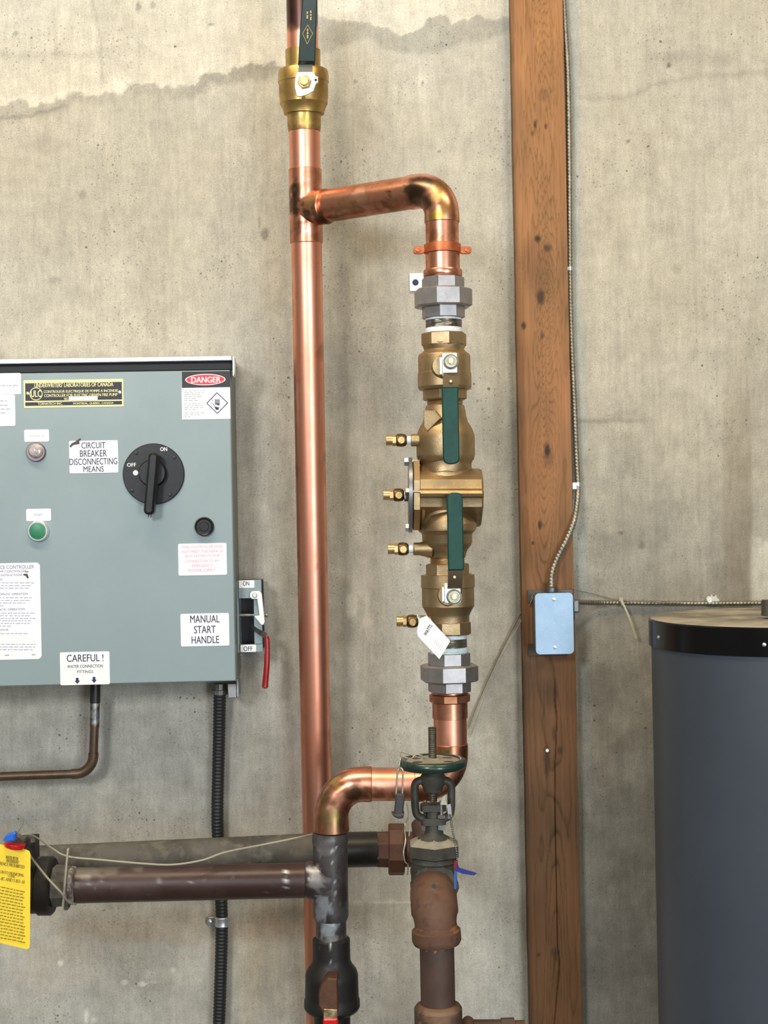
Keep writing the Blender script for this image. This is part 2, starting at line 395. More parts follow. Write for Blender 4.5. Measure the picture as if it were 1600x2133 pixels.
# pale runs and damp patch, upper middle
yt = np.interp(PX, [600, 665, 730, 780, 815, 848, 872, 890, 905, 925, 942, 960, 1000, 1020, 1063], [30, 33, 42, 52, 62, 73, 62, 42, 31, 34, 50, 44, 31, 40, 33]) + wob(18, 8, 71) + wob(7, 5, 72)
yl = np.interp(PX, [600, 665, 700, 770, 800, 850, 900, 960, 1010, 1063], [130, 120, 100, 80, 104, 114, 108, 96, 84, 66]) + wob(26, 12, 73)
C = sstep(640, 668, PX) * (1 - sstep(1062, 1066, PX))
region(sstep(2, -2, PY - yt) * C, 1.20)
region(sstep(-1, 3, PY - yt) * (1 - sstep(-8, 8, PY - yl)) * C, 0.80)
tintr(sstep(3, 12, PY - yt) * (1 - sstep(0, 30, PY - yl)) * C, (-0.01, -0.005, 0.0))
# joints and smears, right side
Rr = sstep(1195, 1210, PX)
region(np.exp(-((PY - 118 - wob(60, 16, 81)) / 16.0) ** 2) * sstep(1310, 1360, PX) * (1 - sstep(1500, 1560, PX)), 0.86)
yj = np.interp(PX, [1190, 1300, 1360, 1450, 1600, 1900], [207, 204, 177, 160, 150, 140]) + wob(24, 6, 82)
region(np.exp(-((PY - yj) / 7.0) ** 2) * Rr, 0.84)
region(np.exp(-((PY - 877 - wob(24, 4, 84)) / 5.0) ** 2) * Rr * (1 - sstep(1290, 1400, PX)), 0.72)
region(np.exp(-((PY - 868 - wob(40, 14, 85)) / 13.0) ** 2) * sstep(1230, 1270, PX) * (1 - sstep(1310, 1390, PX)), 0.86)
region(np.exp(-((PY - 1130 - wob(40, 24, 86)) / 24.0) ** 2) * sstep(1225, 1260, PX) * (1 - sstep(1350, 1420, PX)), 0.84)
vb = sstep(1497, 1512, PX + wob(60, 6, 87)) * (1 - sstep(1560, 1572, PX + wob(70, 8, 88))) * sstep(640, 900, PY)
region(vb, 0.80); tintr(vb, (0.012, 0.002, -0.006))
region(sstep(1555, 1572, PX + wob(30, 6, 89)) * sstep(1120, 1140, PY + wob(20, 20, 90)) * (1 - sstep(1240, 1262, PY)), 1.30)
for x0, st in ((1358, 0.93), (1290, 0.95), (1448, 0.95), (1470, 0.96), (1300, 0.96), (300, .97), (128, .95), (560, .93), (770, .97), (745, 1.05), (1030, .96), (222, .97)):
    region(np.exp(-((PX - x0 - (PY - 600) * 0.018 - wob(160, 5, 91 + x0)) / 3.5) ** 2), st)
dark_streak = np.exp(-((PX - 592 - PY * 0.010 - wob(120, 10, 102)) / 16.0) ** 2) * sstep(-50, 400, PY); region(dark_streak, 0.84)  # formwork seam left of the riser
dark_streak = np.exp(-((PX - 706 - PY * 0.012 - wob(90, 8, 103)) / 13.0) ** 2) * sstep(60, 200, PY) * (1 - sstep(1560, 1700, PY)); region(dark_streak, 0.86); tintr(dark_streak, (-0.008, 0.0, 0.006))  # riser's shade on its right, partly painted into the wall colour
dark_streak = np.exp(-((PX - 520 - wob(90, 12, 104)) / 40.0) ** 2) * sstep(560, 700, PY) * (1 - sstep(1500, 1600, PY)); region(dark_streak, 0.92)  # wide faint darker strip right of the cabinet
# the pale joint beside the stud
for a, b in ((1040, 1066), (1196, 1226)):
    m_ = sstep(a, a + 8, PX - (PY) * 0.0192) * (1 - sstep(b - 6, b, PX - PY * 0.0192)) if a < 1100 else sstep(1160, 1170, PX - PY * 0.0192) * (1 - sstep(1196, 1208, PX - PY * 0.0192 + wob(60, 8, 97)))
    region(m_, 1.03); tintr(m_ * (1 - sstep(1400, 2000, PY)), (-0.025, 0.0, 0.022))
shade_dirt = sstep(1196, 1216, PX - PY * 0.019 + 24) * sstep(1220, 1400, PY + wob(120, 60, 98)); region(shade_dirt * (1 + 1.2 * fbm(PX + 5000, PY + 5000, 50, 99)), 0.72); tintr(sstep(1190, 1230, PX), (0.008, 0.0, -0.010))  # shade right of the stud painted into the colour, broken up with dirt
tank_shade = sstep(1190, 1300, PX + wob(160, 50, 101)) * sstep(850, 1220, PY + wob(90, 60, 105)) * (1 - sstep(1560, 1572, PX)); region(tank_shade, 0.76)  # shade towards the tank, painted into the wall colour
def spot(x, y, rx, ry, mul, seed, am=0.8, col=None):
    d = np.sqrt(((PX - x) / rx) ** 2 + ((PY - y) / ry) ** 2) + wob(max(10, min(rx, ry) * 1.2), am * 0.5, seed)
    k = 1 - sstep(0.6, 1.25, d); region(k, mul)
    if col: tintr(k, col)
for i, a in enumerate([(732, 1262, 12, 26, 1.35), (765, 1290, 7, 60, 1.22), (775, 1330, 5, 60, 1.14), (708, 1365, 12, 14, 1.2), (140, 1555, 40, 30, 1.14), (215, 1640, 26, 18, 1.12), (620, 1880, 26, 9, 1.05),
        (820, 1879, 55, 3, 1.3), (745, 1880, 12, 8, 1.2), (555, 1345, 14, 4, 1.12), (126, 2005, 6, 7, 1.5), (260, 2045, 8, 5, 1.5), (295, 2050, 10, 5, 1.5), (180, 2118, 5, 16, 1.5), (196, 2125, 6, 6, 1.4),
        (360, 2020, 6, 6, 1.4), (320, 2045, 8, 5, 1.3), (552, 487, 9, 15, 0.55), (540, 462, 3, 14, 0.7), (172, 405, 8, 10, .78), (115, 583, 14, 7, .82), (95, 525, 10, 10, .86), (288, 14, 6, 12, .62), (318, 10, 6, 8, .66),
        (440, 51, 7, 4, .55), (32, 70, 5, 6, .66), (528, 268, 2, 14, .7), (70, 640, 40, 30, .93), (745, 1180, 34, 26, .93), (800, 1095, 36, 24, .86), (760, 1450, 40, 60, .94), (700, 1500, 30, 60, .9), (1040, 660, 40, 70, .95),
        (1393, 136, 5, 5, .45), (1308, 294, 4, 4, .5), (1293, 1110, 7, 3, .55), (1337, 1136, 8, 8, .7), (740, 170, 5, 5, .6), (880, 172, 3, 5, .5), (875, 260, 8, 60, .92), (700, 140, 26, 90, .92), (915, 315, 3, 3, .5),
        (1020, 1410, 30, 40, .9), (1180, 1800, 10, 90, .95), (1250, 1440, 40, 50, .84), (1290, 1550, 12, 90, .9), (1240, 1850, 40, 120, 1.08), (1340, 1640, 30, 120, 1.06), (1010, 1700, 40, 200, 1.10), (820, 2000, 40, 150, 1.10),
        (980, 2000, 40, 160, 1.07), (560, 1600, 60, 90, .93), (330, 1560, 60, 50, .94), (90, 300, 60, 20, .92), (1520, 300, 60, 40, .95), (1450, 330, 60, 20, .96), (1410, 560, 10, 12, .82)]):
    spot(a[0], a[1], a[2], a[3], a[4], 200 + i)
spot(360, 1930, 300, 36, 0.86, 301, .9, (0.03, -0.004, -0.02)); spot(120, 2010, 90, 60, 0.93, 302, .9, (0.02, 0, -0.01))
spot(790, 1890, 70, 60, 0.86, 303, .9, (0.012, 0.0, -0.01)); spot(750, 2000, 26, 120, 0.88, 304, .9)  # the upright patch paints the black valve's shade on the wall
spot(870, 2080, 30, 40, 1.05, 305); spot(520, 2030, 30, 120, 1.06, 306, .9, (0.02, 0.005, -0.02)); spot(700, 480, 60, 22, 0.94, 307); spot(1100, 1060, 3, 3, .7, 308)
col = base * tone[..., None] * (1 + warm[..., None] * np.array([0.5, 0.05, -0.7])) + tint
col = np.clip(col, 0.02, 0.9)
nx, nz_ = len(xs), len(zs)
rel = 0.0016 * fbm(PX + 5000, PY + 5000, 120, 401) + 0.0006 * fbm(PX + 5000, PY + 5000, 16, 411)
me = bpy.data.meshes.new('wall_back')
co = np.stack([GX, -rel, GZ], -1).reshape(-1, 3)
idx = np.arange(nx * nz_).reshape(nz_, nx)
q = np.stack([idx[:-1, :-1], idx[:-1, 1:], idx[1:, 1:], idx[1:, :-1]], -1).reshape(-1, 4)
me.vertices.add(len(co)); me.vertices.foreach_set('co', co.ravel())
me.loops.add(q.size); me.loops.foreach_set('vertex_index', q.ravel())
me.polygons.add(len(q)); me.polygons.foreach_set('loop_start', np.arange(0, q.size, 4)); me.polygons.foreach_set('loop_total', np.full(len(q), 4))
me.update(calc_edges=True); me.shade_smooth()
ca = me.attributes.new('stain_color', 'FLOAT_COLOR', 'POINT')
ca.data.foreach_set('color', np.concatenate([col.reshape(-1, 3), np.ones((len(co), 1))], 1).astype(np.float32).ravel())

m = bpy.data.materials.new('cast_concrete'); m.use_nodes = True; nt = m.node_tree; N = nt.nodes; Lk = nt.links; b = N['Principled BSDF']
b.inputs['Roughness'].default_value = 0.85; b.inputs['Specular IOR Level'].default_value = 0.25
at = N.new('ShaderNodeAttribute'); at.attribute_name = 'stain_color'; geo = N.new('ShaderNodeNewGeometry')
def nz(scale, det, vec, rough=0.6):
    n = N.new('ShaderNodeTexNoise'); n.inputs['Scale'].default_value = scale; n.inputs['Detail'].default_value = det; n.inputs['Roughness'].default_value = rough; Lk.new(vec, n.inputs['Vector']); return n.outputs[0]
def mrange(v, a, b_, c=0.0, d=1.0):
    n = N.new('ShaderNodeMapRange'); n.inputs[1].default_value = a; n.inputs[2].default_value = b_; n.inputs[3].default_value = c; n.inputs[4].default_value = d; Lk.new(v, n.inputs[0]); return n.outputs[0]
def mathn(op, a, b_):
    n = N.new('ShaderNodeMath'); n.operation = op
    for i, v in enumerate((a, b_)):
        if isinstance(v, (int, float)): n.inputs[i].default_value = v
        else: Lk.new(v, n.inputs[i])
    return n.outputs[0]
pos = geo.outputs['Position']
st = N.new('ShaderNodeMapping'); st.inputs['Scale'].default_value = (1, 1, 0.12); Lk.new(pos, st.inputs[0])
fine = mrange(nz(420, 5, pos, 0.75), 0.3, 0.7, 0.70, 1.26); mid = mrange(nz(38, 6, pos, 0.7), 0.3, 0.7, 0.86, 1.12); strk = mrange(nz(130, 3, st.outputs[0]), 0.3, 0.7, 0.92, 1.08)
vo = N.new('ShaderNodeTexVoronoi'); vo.inputs['Scale'].default_value = 75; Lk.new(pos, vo.inputs['Vector'])
sel = N.new('ShaderNodeSeparateColor'); Lk.new(vo.outputs['Color'], sel.inputs[0])
rad = mrange(sel.outputs[0], 0.72, 1.0, 0.0, 0.17)
clus = mrange(nz(7, 3, pos), 0.46, 0.62, 0.35, 1.25)
pit = mathn('LESS_THAN', vo.outputs['Distance'], mathn('MULTIPLY', rad, clus))
vo2 = N.new('ShaderNodeTexVoronoi'); vo2.inputs['Scale'].default_value = 190; Lk.new(pos, vo2.inputs['Vector'])
sel2 = N.new('ShaderNodeSeparateColor'); Lk.new(vo2.outputs['Color'], sel2.inputs[0])
pit2 = mathn('LESS_THAN', vo2.outputs['Distance'], mathn('MULTIPLY', mrange(sel2.outputs[1], 0.6, 1.0, 0.0, 0.26), clus))
pits = mathn('MAXIMUM', pit, mathn('MULTIPLY', pit2, 0.6))
k = mathn('MULTIPLY', mathn('MULTIPLY', fine, mid), mathn('MULTIPLY', strk, mathn('SUBTRACT', 1.0, mathn('MULTIPLY', pits, 0.60))))
vm = N.new('ShaderNodeVectorMath'); vm.operation = 'SCALE'; Lk.new(at.outputs['Color'], vm.inputs[0]); Lk.new(k, vm.inputs['Scale'])
Lk.new(vm.outputs[0], b.inputs['Base Color'])
hh = mathn('SUBTRACT', mathn('MULTIPLY', nz(150, 6, pos), 0.6), pits)
bp = N.new('ShaderNodeBump'); bp.inputs['Strength'].default_value = 0.35; bp.inputs['Distance'].default_value = 0.0015; Lk.new(hh, bp.inputs['Height']); Lk.new(bp.outputs[0], b.inputs['Normal'])
me.materials.append(m)
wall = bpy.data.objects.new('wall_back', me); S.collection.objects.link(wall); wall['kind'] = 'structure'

def slab(name, x0, x1, y0, y1, z0, z1, mt):
    M().box(((x0 + x1) / 2, (y0 + y1) / 2, (z0 + z1) / 2), x1 - x0, y1 - y0, z1 - z0).build(name, mt, smooth=0, kind='structure')
slab('floor', -3, 2.6, -5.2, 0.05, -0.1, 0, FLOORM)
slab('ceiling', -3, 2.6, -5.2, 0.05, 3.6, 3.7, PLAINWALL)
slab('wall_left', -3.1, -3, -5.2, 0.05, 0, 3.6, PLAINWALL)
slab('wall_right', 2.6, 2.7, -5.2, 0.05, 0, 3.6, PLAINWALL)
slab('wall_front', -3, 2.6, -5.3, -5.2, 0, 3.6, PLAINWALL)

# ------------------------------------------------------------------ wooden stud on the wall
ZP = 2.562
c0 = P(1138.5, 1066, ZP); HW = 54 * ZP / F
tp = thing('wooden_post', 'long reddish brown wooden post fixed flat against the concrete wall', 'post', (c0.x, -0.02, 0))
xs = np.linspace(-HW, HW, 64); zs = np.arange(0.0, 3.58, 0.003)
GX, GZ = np.meshgrid(xs, zs)
h = GZ
z0 = (1.6 - h) * 1.0
dx = (GX + 0.004 * np.sin(GZ * 5)) / 0.010
kn = fbm(GX * 1000 + 5000, GZ * 1000 * 0.35 + 5000, 60, 501)
rings = np.sqrt(dx ** 2 * 1.7 + 1.2) * (0.8 + 0.2 * np.sin(GZ * 2.1)) + (GZ * 26 * (0.55 + 0.45 * np.sin(GZ * 3.3 + .5)) * np.exp(-(dx / 2.2) ** 2)) * 0.6 + kn * 2.2
ph = rings * 1.15 - np.floor(rings * 1.15)
late = np.where(ph > 0.68, (ph - 0.68) / 0.32, 0) ** 1.3 + np.where(ph < 0.06, 1 - ph / 0.06, 0)
late = late * (0.45 + 0.55 * np.exp(-(dx / 2.6) ** 2))
fib = fbm(GX * 1000 + 5000, GZ * 1000 + 5000, 3, 511, 40) ; blot = fbm(GX * 1000 + 5000, GZ * 1000 + 5000, 70, 521, 2)
t_ = 1 - 0.48 * late + 0.45 * fib + 0.65 * blot
wc = np.array([0.270, 0.128, 0.052]) * t_[..., None]
wc[..., 0] *= (1 + 0.1 * blot); wc[..., 2] *= (1 - 0.5 * late)
ppy = 1066.5 - (GZ - 1.6) / ZP * F * 1.0
ppx = GX / ZP * F
wc *= (1 - 0.34 * sstep(1350, 1400, ppy) - 0.12 * sstep(500, 1300, ppy))[..., None]          # the lower length is an older, darker piece of timber
for (kx, ky, rx, ry, s_) in ((-8, 265, 3, 9, .8), (14, 270, 3, 6, .7), (-14, 283, 4, 6, .5), (-8, 503, 6, 7, .85), (12, 524, 8, 8, .6), (-4, 626, 8, 14, .75), (-40, 684, 5, 8, .8), (10, 206, 10, 12, .25), (-14, 1100, 4, 9, .8), (-30, 1137, 3, 3, .8), (4, 944, 6, 14, .8), (6, 960, 12, 20, .3),
                         (-2, 705, 4, 8, .5), (6, 1535, 4, 14, .45), (-10, 1595, 6, 30, .5), (18, 1570, 6, 8, .5), (-10, 1620, 2, 40, .35), (0, 1990, 9, 10, .4), (-34, 1995, 4, 4, .5), (12, 1470, 2, 30, .4), (-45, 900, 6, 300, .2), (-10, 560, 30, 60, .3), (0, 1455, 14, 30, .3)):
    d = np.sqrt(((ppx - kx) / rx) ** 2 + ((ppy - ky) / ry) ** 2) + 0.5 * fbm(GX * 3000 + 9000, GZ * 3000 + 9000, 8, 531)
    wc *= (1 - s_ * (1 - sstep(0.5, 1.5, d)))[..., None]
crk = np.interp(ppy, [1380, 1470, 1500, 1600, 1700, 1980, 2010, 2140], [12, 10, 14, 8, 6, 6, 10, -4])
wc *= (1 - 0.55 * np.exp(-((ppx - crk) / 1.3) ** 2) * sstep(1390, 1470, ppy))[..., None]
wc *= (1 - 0.35 * np.exp(-((ppx + 52) / 4.0) ** 2))[..., None]
def gridmesh(name, co, nx, nz_, color, mt, parent):
    me = bpy.data.meshes.new(name)
    idx = np.arange(nx * nz_).reshape(nz_, nx)
    q = np.stack([idx[:-1, :-1], idx[:-1, 1:], idx[1:, 1:], idx[1:, :-1]], -1).reshape(-1, 4)
    me.vertices.add(len(co)); me.vertices.foreach_set('co', co.ravel())
    me.loops.add(q.size); me.loops.foreach_set('vertex_index', q.ravel())
    me.polygons.add(len(q)); me.polygons.foreach_set('loop_start', np.arange(0, q.size, 4)); me.polygons.foreach_set('loop_total', np.full(len(q), 4))
    me.update(calc_edges=True); me.shade_smooth(); me.set_sharp_from_angle(angle=math.radians(35))
    ca = me.attributes.new('stain_color', 'FLOAT_COLOR', 'POINT'); ca.data.foreach_set('color', np.concatenate([color.reshape(-1, 3), np.ones((len(co), 1))], 1).astype(np.float32).ravel())
    fa = me.attributes.new('stain_amount', 'FLOAT', 'POINT'); fa.data.foreach_set('value', np.ones(len(co), dtype=np.float32))
    me.materials.append(mt); o = bpy.data.objects.new(name, me); S.collection.objects.link(o); o.parent = parent; return o
WOOD = mat('aged_fir_wood', (0.30, 0.14, 0.06), 0.6, bump=0.25, bscale=260, stretch=(1, 1, 0.06), spec=0.3)
xs2 = np.concatenate([[xs[0], xs[0], xs[0]], xs, [xs[-1], xs[-1], xs[-1]]]); n = len(xs)
yy = np.concatenate([[0.019, 0.004, -0.0185 + 0.0015], np.full(n, -0.018), [-0.0185 + 0.0015, 0.004, 0.019]])
xs2[2] -= 0.0004; xs2[-3] += 0.0004
wc2 = np.concatenate([wc[:, :1] * .8, wc[:, :1] * .8, wc[:, :1], wc, wc[:, -1:], wc[:, -1:] * .8, wc[:, -1:] * .8], 1)
co = np.zeros((len(zs), len(xs2), 3)); co[..., 0] = xs2[None]; co[..., 1] = yy[None]; co[..., 2] = zs[:, None]
edge = 0.0012 * fbm(zs * 1000 + 5000, zs * 0 + 77.3, 40, 541)
co[:, :4, 0] += edge[:, None]; co[:, -4:, 0] -= edge[:, None][::-1]
# check along the lower length is a real groove
gr = np.exp(-(((np.concatenate([[0] * 3, ppx[0], [0] * 3])[None] - np.interp(1066.5 - (zs - 1.6) / ZP * F, [1380, 1470, 1500, 1600, 1700, 1980, 2010, 2140], [12, 10, 14, 8, 6, 6, 10, -4])[:, None])) / 1.2) ** 2)
co[:, 3:-3, 1] += 0.002 * gr[:, 3:-3] * sstep(1390, 1470, 1066.5 - (zs - 1.6) / ZP * F)[:, None]
gridmesh('timber', co.reshape(-1, 3), len(xs2), len(zs), np.clip(wc2, 0.01, 1), WOOD, tp)
a = P(1138.5, 1561, ZP)
M().lathe([(a + FR * -0.01, .0014), (a + FR * 0.010, .0014), (a + FR * 0.0102, .0035), (a + FR * 0.0125, .0030)], 12).build('nail', ZINC, None, label='bright nail head sticking out of the lower wooden post', cat='nail')

# ------------------------------------------------------------------ fire pump control panel
PL = Plane(486, 1100, 2.485, 2.0)
tp = thing('control_panel', 'grey green fire pump control cabinet on the wall with warning stickers', 'control panel', P(300, 1425, 2.55))
def pbox(x0, y0, x1, y1, d0, d1, name, mt, parent=tp, bev=0.0, **kw):
    cx, cy = (x0 + x1) / 2, (y0 + y1) / 2; k = PL.k(cx, cy)
    h = [((x0 - cx) * k, (y0 - cy) * k), ((x1 - cx) * k, (y0 - cy) * k), ((x1 - cx) * k, (y1 - cy) * k), ((x0 - cx) * k, (y1 - cy) * k)]
    return M().prism(h, PL.pt(cx, cy), PL.u, PL.v, PL.n, d0, d1, bev).build(name, mt, parent, 20, **kw)
# door is laid from its own corners: bottom-left, bottom-right, top-right, top-left
e = 486
cab = pbox(-132, 762, 486, 1422, -0.108, -0.006, 'cabinet', PANEL_DK, label='darker sides of the cabinet')
door = pbox(-132, 777, 485, 1424, -0.005, 0.012, 'cabinet_door', PANEL, bev=0.0015)
pbox(-134, 759, 482, 774, -0.02, 0.003, 'gap_strip', RUBBER, label='black strip in the gap above the door')  # black box set in the gap between door and drip shield
pbox(-138, 748, 484, 758, -0.112, 0.020, 'drip_shield', GALV, bev=0.001, label='bright metal drip shield along the top')
k = PL.k(487, 765); c = PL.pt(486.5, 765, 0)
M().prism([(0, .0165), (0, -.016), (.0012, -.018), (.0028, -.010), (.0030, .0165)], c, PL.u, PL.v, PL.n, -0.02, 0.020).build('end_cap', ZINC, tp, label='bright metal end of the drip shield')
def rectpts(x0, y0, x1, y1, r): 
    k = PL.k((x0 + x1) / 2, (y0 + y1) / 2); return rrect((x1 - x0) * k, (y1 - y0) * k, r * k), PL.pt((x0 + x1) / 2, (y0 + y1) / 2, 0.012)
def sticker(x0, y0, x1, y1, name, label, mt=WHITE, r=3, d=0.0006):
    p, c = rectpts(x0, y0, x1, y1, r)
    return M().prism(p, c, PL.u, PL.v, PL.n, 0, d).build(name, mt, tp, 0, label=label)
D0 = 0.012
def letters(parent, mt, items, bold=0.0, off=D0 + 0.0009, name='lettering', **kw):
    mm = M()
    for it in items: mm.text(it[0], PL, *it[1:5], off=off, bold=it[5] if len(it) > 5 else bold)
    return mm.build(name, mt, parent, 0, **kw)
def bars(items, mm, off=D0 + 0.0009):
    for x0, y0, x1, y1 in items:
        p, c = rectpts(x0, y0, x1, y1, 0.01); mm.prism([(a, b_) for a, b_ in ((p[0][0], p[0][1]), (-p[0][0], p[0][1]), (-p[0][0], -p[0][1]), (p[0][0], -p[0][1]))], PL.pt((x0 + x1) / 2, (y0 + y1) / 2, off - 0.0003), PL.u, PL.v, PL.n, 0, 0.0004)
    return mm
def greek(x0, x1, y, h, rnd, mm):
    # unreadable small print: broken word-length dashes
    x = x0; it = []
    while x < x1 - 3:
        w_ = rnd.uniform(3, 11); it.append((x, y - h / 2, min(x + w_, x1), y + h / 2)); x += w_ + rnd.uniform(1.6, 3)
    bars(it, mm)
rnd = random.Random(5)
# nameplate
s = sticker(51, 791, 256, 848, 'nameplate', 'black and pale yellow certification nameplate', YELLOWINK, 1)
mm = M(); bars([(54, 797, 253, 833.5), (54, 836.5, 253, 844)], mm, D0 + 0.0008); f = mm.build('plate_field', BLACKINK, s, 0)
mm = M(); bars([(144, 825.5, 203, 834)], mm, D0 + 0.0014); mm.build('number_strip', WHITE, s, 0)
letters(s, YELLOWINK, [("UNDERWRITERS' LABORATORIES OF CANADA", 73, 797, 235, 806), ('CONTROLEUR ELECTRIQUE DE POMPE A INCENDIE', 92, 812, 245, 818.5), ('CONTROLLER FOR ELECTRIC-DRIVEN FIRE PUMP', 93, 820, 244, 826), ('NO.', 134, 828, 143, 833.5),
      ('TORNATECH INC.', 79, 838.3, 130, 843.3), ('MONTREAL, QUEBEC, CANADA', 153, 837.8, 236, 842.6), ('ULC', 64.5, 813, 86, 827)], 0.025, D0 + 0.0016)
mm = M(); k = PL.k(75, 820); cc = PL.pt(75, 820.5, D0 + 0.0012)
mm.torus(cc, 12.6 * k, 0.8 * k, PL.n, 32, 6, 0.3)
mm.build('emblem_ring', YELLOWINK, s)
for x, y in ((57.5, 820), (249.5, 817.5)):
    c_ = PL.pt(x, y, D0); M().lathe([(c_, 4 * k), (c_ + PL.n * .0015, 3.6 * k), (c_ + PL.n * .0022, 2 * k)], 14).build('rivet', ZINC, s)
# upper-left stickers, cut by the frame
s = sticker(-80, 778, 43, 822, 'sticker', 'white sticker in the top left corner of the door')
mm = M(); greek(-70, 38, 803, 2.4, rnd, mm); mm.build('lettering', PALEINK, s, 0)
s = sticker(-80, 823, 31, 888, 'sticker', 'white sticker below the corner one')
mm = M()
for y in (835, 844, 852, 860): greek(-70, 24 - rnd.random() * 12, y, 2.2, rnd, mm)
mm.build('lettering', PALEINK, s, 0)
s = sticker(51, 895, 102, 920, 'sticker', 'small white sticker reading POWER IN'); letters(s, PALEINK, [('POWER IN', 61, 905.5, 91, 911)])
def round_part(x, y, prof, name, mt, parent=tp, seg=36, label=None, phase=0):
    k = PL.k(x, y); c = PL.pt(x, y, D0)
    return M().lathe([(c + PL.n * d, r * k) for d, r in prof], seg, phase).build(name, mt, parent, label=label)
lamp = round_part(75.5, 941.5, [(0, 20), (.004, 20), (.006, 18.5), (.006, 15)], 'pilot_lamp', mat('grey_bezel', (0.18, 0.14, 0.14), 0.35, .6), label='grey rimmed power lamp')
round_part(76, 940, [(.005, 15), (.009, 14.5), (.013, 11), (.0145, 6), (.015, 1)], 'lens', LENS, lamp)
s = sticker(145, 918, 245.5, 985, 'sticker', 'white sticker reading CIRCUIT BREAKER DISCONNECTING MEANS')
letters(s, NAVY, [('CIRCUIT', 170, 921, 219, 934), ('BREAKER', 167, 937.5, 222, 951), ('DISCONNECTING', 145.5, 954.5, 243.5, 968), ('MEANS', 174, 971, 216, 983)], 0.012)
k = PL.k(155, 920)
M().prism([(-10 * k, -7 * k), (-5 * k, -1 * k), (2 * k, 2 * k), (6 * k, 5 * k), (12 * k, 9 * k), (14 * k, 8 * k), (10 * k, 2 * k), (11 * k, -3 * k), (4 * k, -4 * k), (-2 * k, -5 * k), (-8 * k, -10 * k)], PL.pt(155, 922, D0), PL.u, PL.v, PL.n, 0.0004, 0.0012).build('scrape', SCRAPE, s, 0)
# rotary disconnect
disc = round_part(320.5, 987.5, [(0, 63.5), (.003, 63.5), (.0045, 62)], 'dial_plate', BLACK, seg=64, label='black round ON OFF dial')
letters(disc, WHITE, [('ON', 334, 931.5, 348, 939.5), ('OFF', 265, 964.5, 283, 972)], 0.03, D0 + 0.0049)
round_part(283.3, 985, [(.0045, 5.3), (.0051, 5.3)], 'white_dot', WHITE, disc, 24)
for x, y in ((285, 944), (364, 953), (276, 1022), (355, 1031)): round_part(x, y, [(.0045, 4), (.006, 3.6), (.0062, 1.5)], 'screw', BLACK, disc, 12)
knob = round_part(319.5, 986, [(.004, 29), (.016, 28), (.019, 26)], 'rotary_handle', BLACK, disc, 40)
k = PL.k(318, 1005); a = PL.pt(322, 950, D0 + .024); b2 = PL.pt(312, 1066, D0 + .024); dr = (b2 - a).normalized(); sd = dr.cross(PL.n)
hl = (b2 - a).length / 2 + 6 * k
mm = M(); mm.prism([(x, y) for x, y in rrect(2 * hl, 21 * k, 9 * k)], (a + b2) / 2, dr, sd, PL.n, -.006, .016, .004)
hb = mm.build('grip_bar', BLACK, knob) if False else mm.build('grip_bar', BLACK, disc)
c_ = PL.pt(312, 1072, D0 + .018); M().lathe([(c_ - UP * -.004, .003), (c_ - UP * .005, .003)], 12).build('lock_pin', NICKEL, disc)
b_ = round_part(426, 1097, [(0, 20), (.005, 20), (.009, 18.5), (.010, 17.5), (.0085, 15), (.0085, 1)], 'push_button', BLACK, label='plain black button with raised rim')
round_part(426, 1097, [(.0085, 10), (.0100, 9)], 'button_cap', BLACK, b_)
s = sticker(55, 1060, 106, 1085, 'sticker', 'small white sticker reading START'); letters(s, GREYINK, [('START', 71, 1070, 88.5, 1075)])
b_ = round_part(80.5, 1106, [(0, 22), (.004, 22), (.006, 21), (.009, 20), (.009, 17)], 'push_button', CHROME, label='green START button in a chrome ring')
round_part(80.5, 1106, [(.006, 17.3), (.0105, 17), (.011, 15.5)], 'button_cap', GREENBTN, b_)
# danger sticker
s = sticker(379, 773.5, 479, 873, 'danger_sticker', 'DANGER sticker with black header and shocked hand diagram', WHITE, 0.5)
mm = M(); bars([(379, 773.5, 479, 807)], mm, D0 + 0.0009); mm.build('header', BLACKINK, s, 0)
k = PL.k(428, 791)
def ell(x, y, rx, ry, d, name, mt, par):
    M().prism([(rx * k * math.cos(2 * math.pi * i / 48), ry * k * math.sin(2 * math.pi * i / 48)) for i in range(48)], PL.pt(x, y, D0), PL.u, PL.v, PL.n, 0.0005, d).build(name, mt, par, 0)
ell(428, 790.8, 41.5, 11.6, .0013, 'oval_border', WHITE, s); ell(428, 790.8, 39.5, 10, .0016, 'oval', RED, s)
letters(s, WHITE, [('DANGER', 399, 785, 459, 797)], 0.04, D0 + 0.0019)
mm = M()
for y, x1 in ((814, 427), (818, 424), (822, 420), (826, 424), (830, 412), (834, 414), (841, 425), (845, 424), (849, 423), (853, 408), (860, 427), (864, 416), (868, 397)): greek(384, x1, y, 1.5, rnd, mm)
mm.build('small_print', PALEINK, s, 0)
mm = M(); c_ = PL.pt(452.5, 839.5, D0 + .0008); Q = [Vector((0, 21.5)), Vector((21.5, 0)), Vector((0, -21.5)), Vector((-21.5, 0))]
for i in range(4):
    a, b2 = Q[i], Q[(i + 1) % 4]; d = (b2 - a).normalized(); nn = Vector((-d.y, d.x)) * .8
    mm.prism([((p.x) * k, (p.y) * k) for p in (a - nn, b2 - nn, b2 + nn, a + nn)], c_, PL.u, PL.v, PL.n, -.0003, .0003)
for i in range(4): mm.prism([((-4.6 + i * 2.6) * k, -2 * k), ((-3.0 + i * 2.6) * k, -2 * k), ((-3.0 + i * 2.6) * k, 8 * k), ((-4.6 + i * 2.6) * k, 8 * k)], c_, PL.u, PL.v, PL.n, -.0003, .0003)
mm.prism([(x * k, y * k) for x, y in ((-4.6, -1), (4.8, -1), (4.8, -7), (3, -4), (1, -5), (-1, -2.5), (-3, -4))], c_, PL.u, PL.v, PL.n, -.0003, .0003)
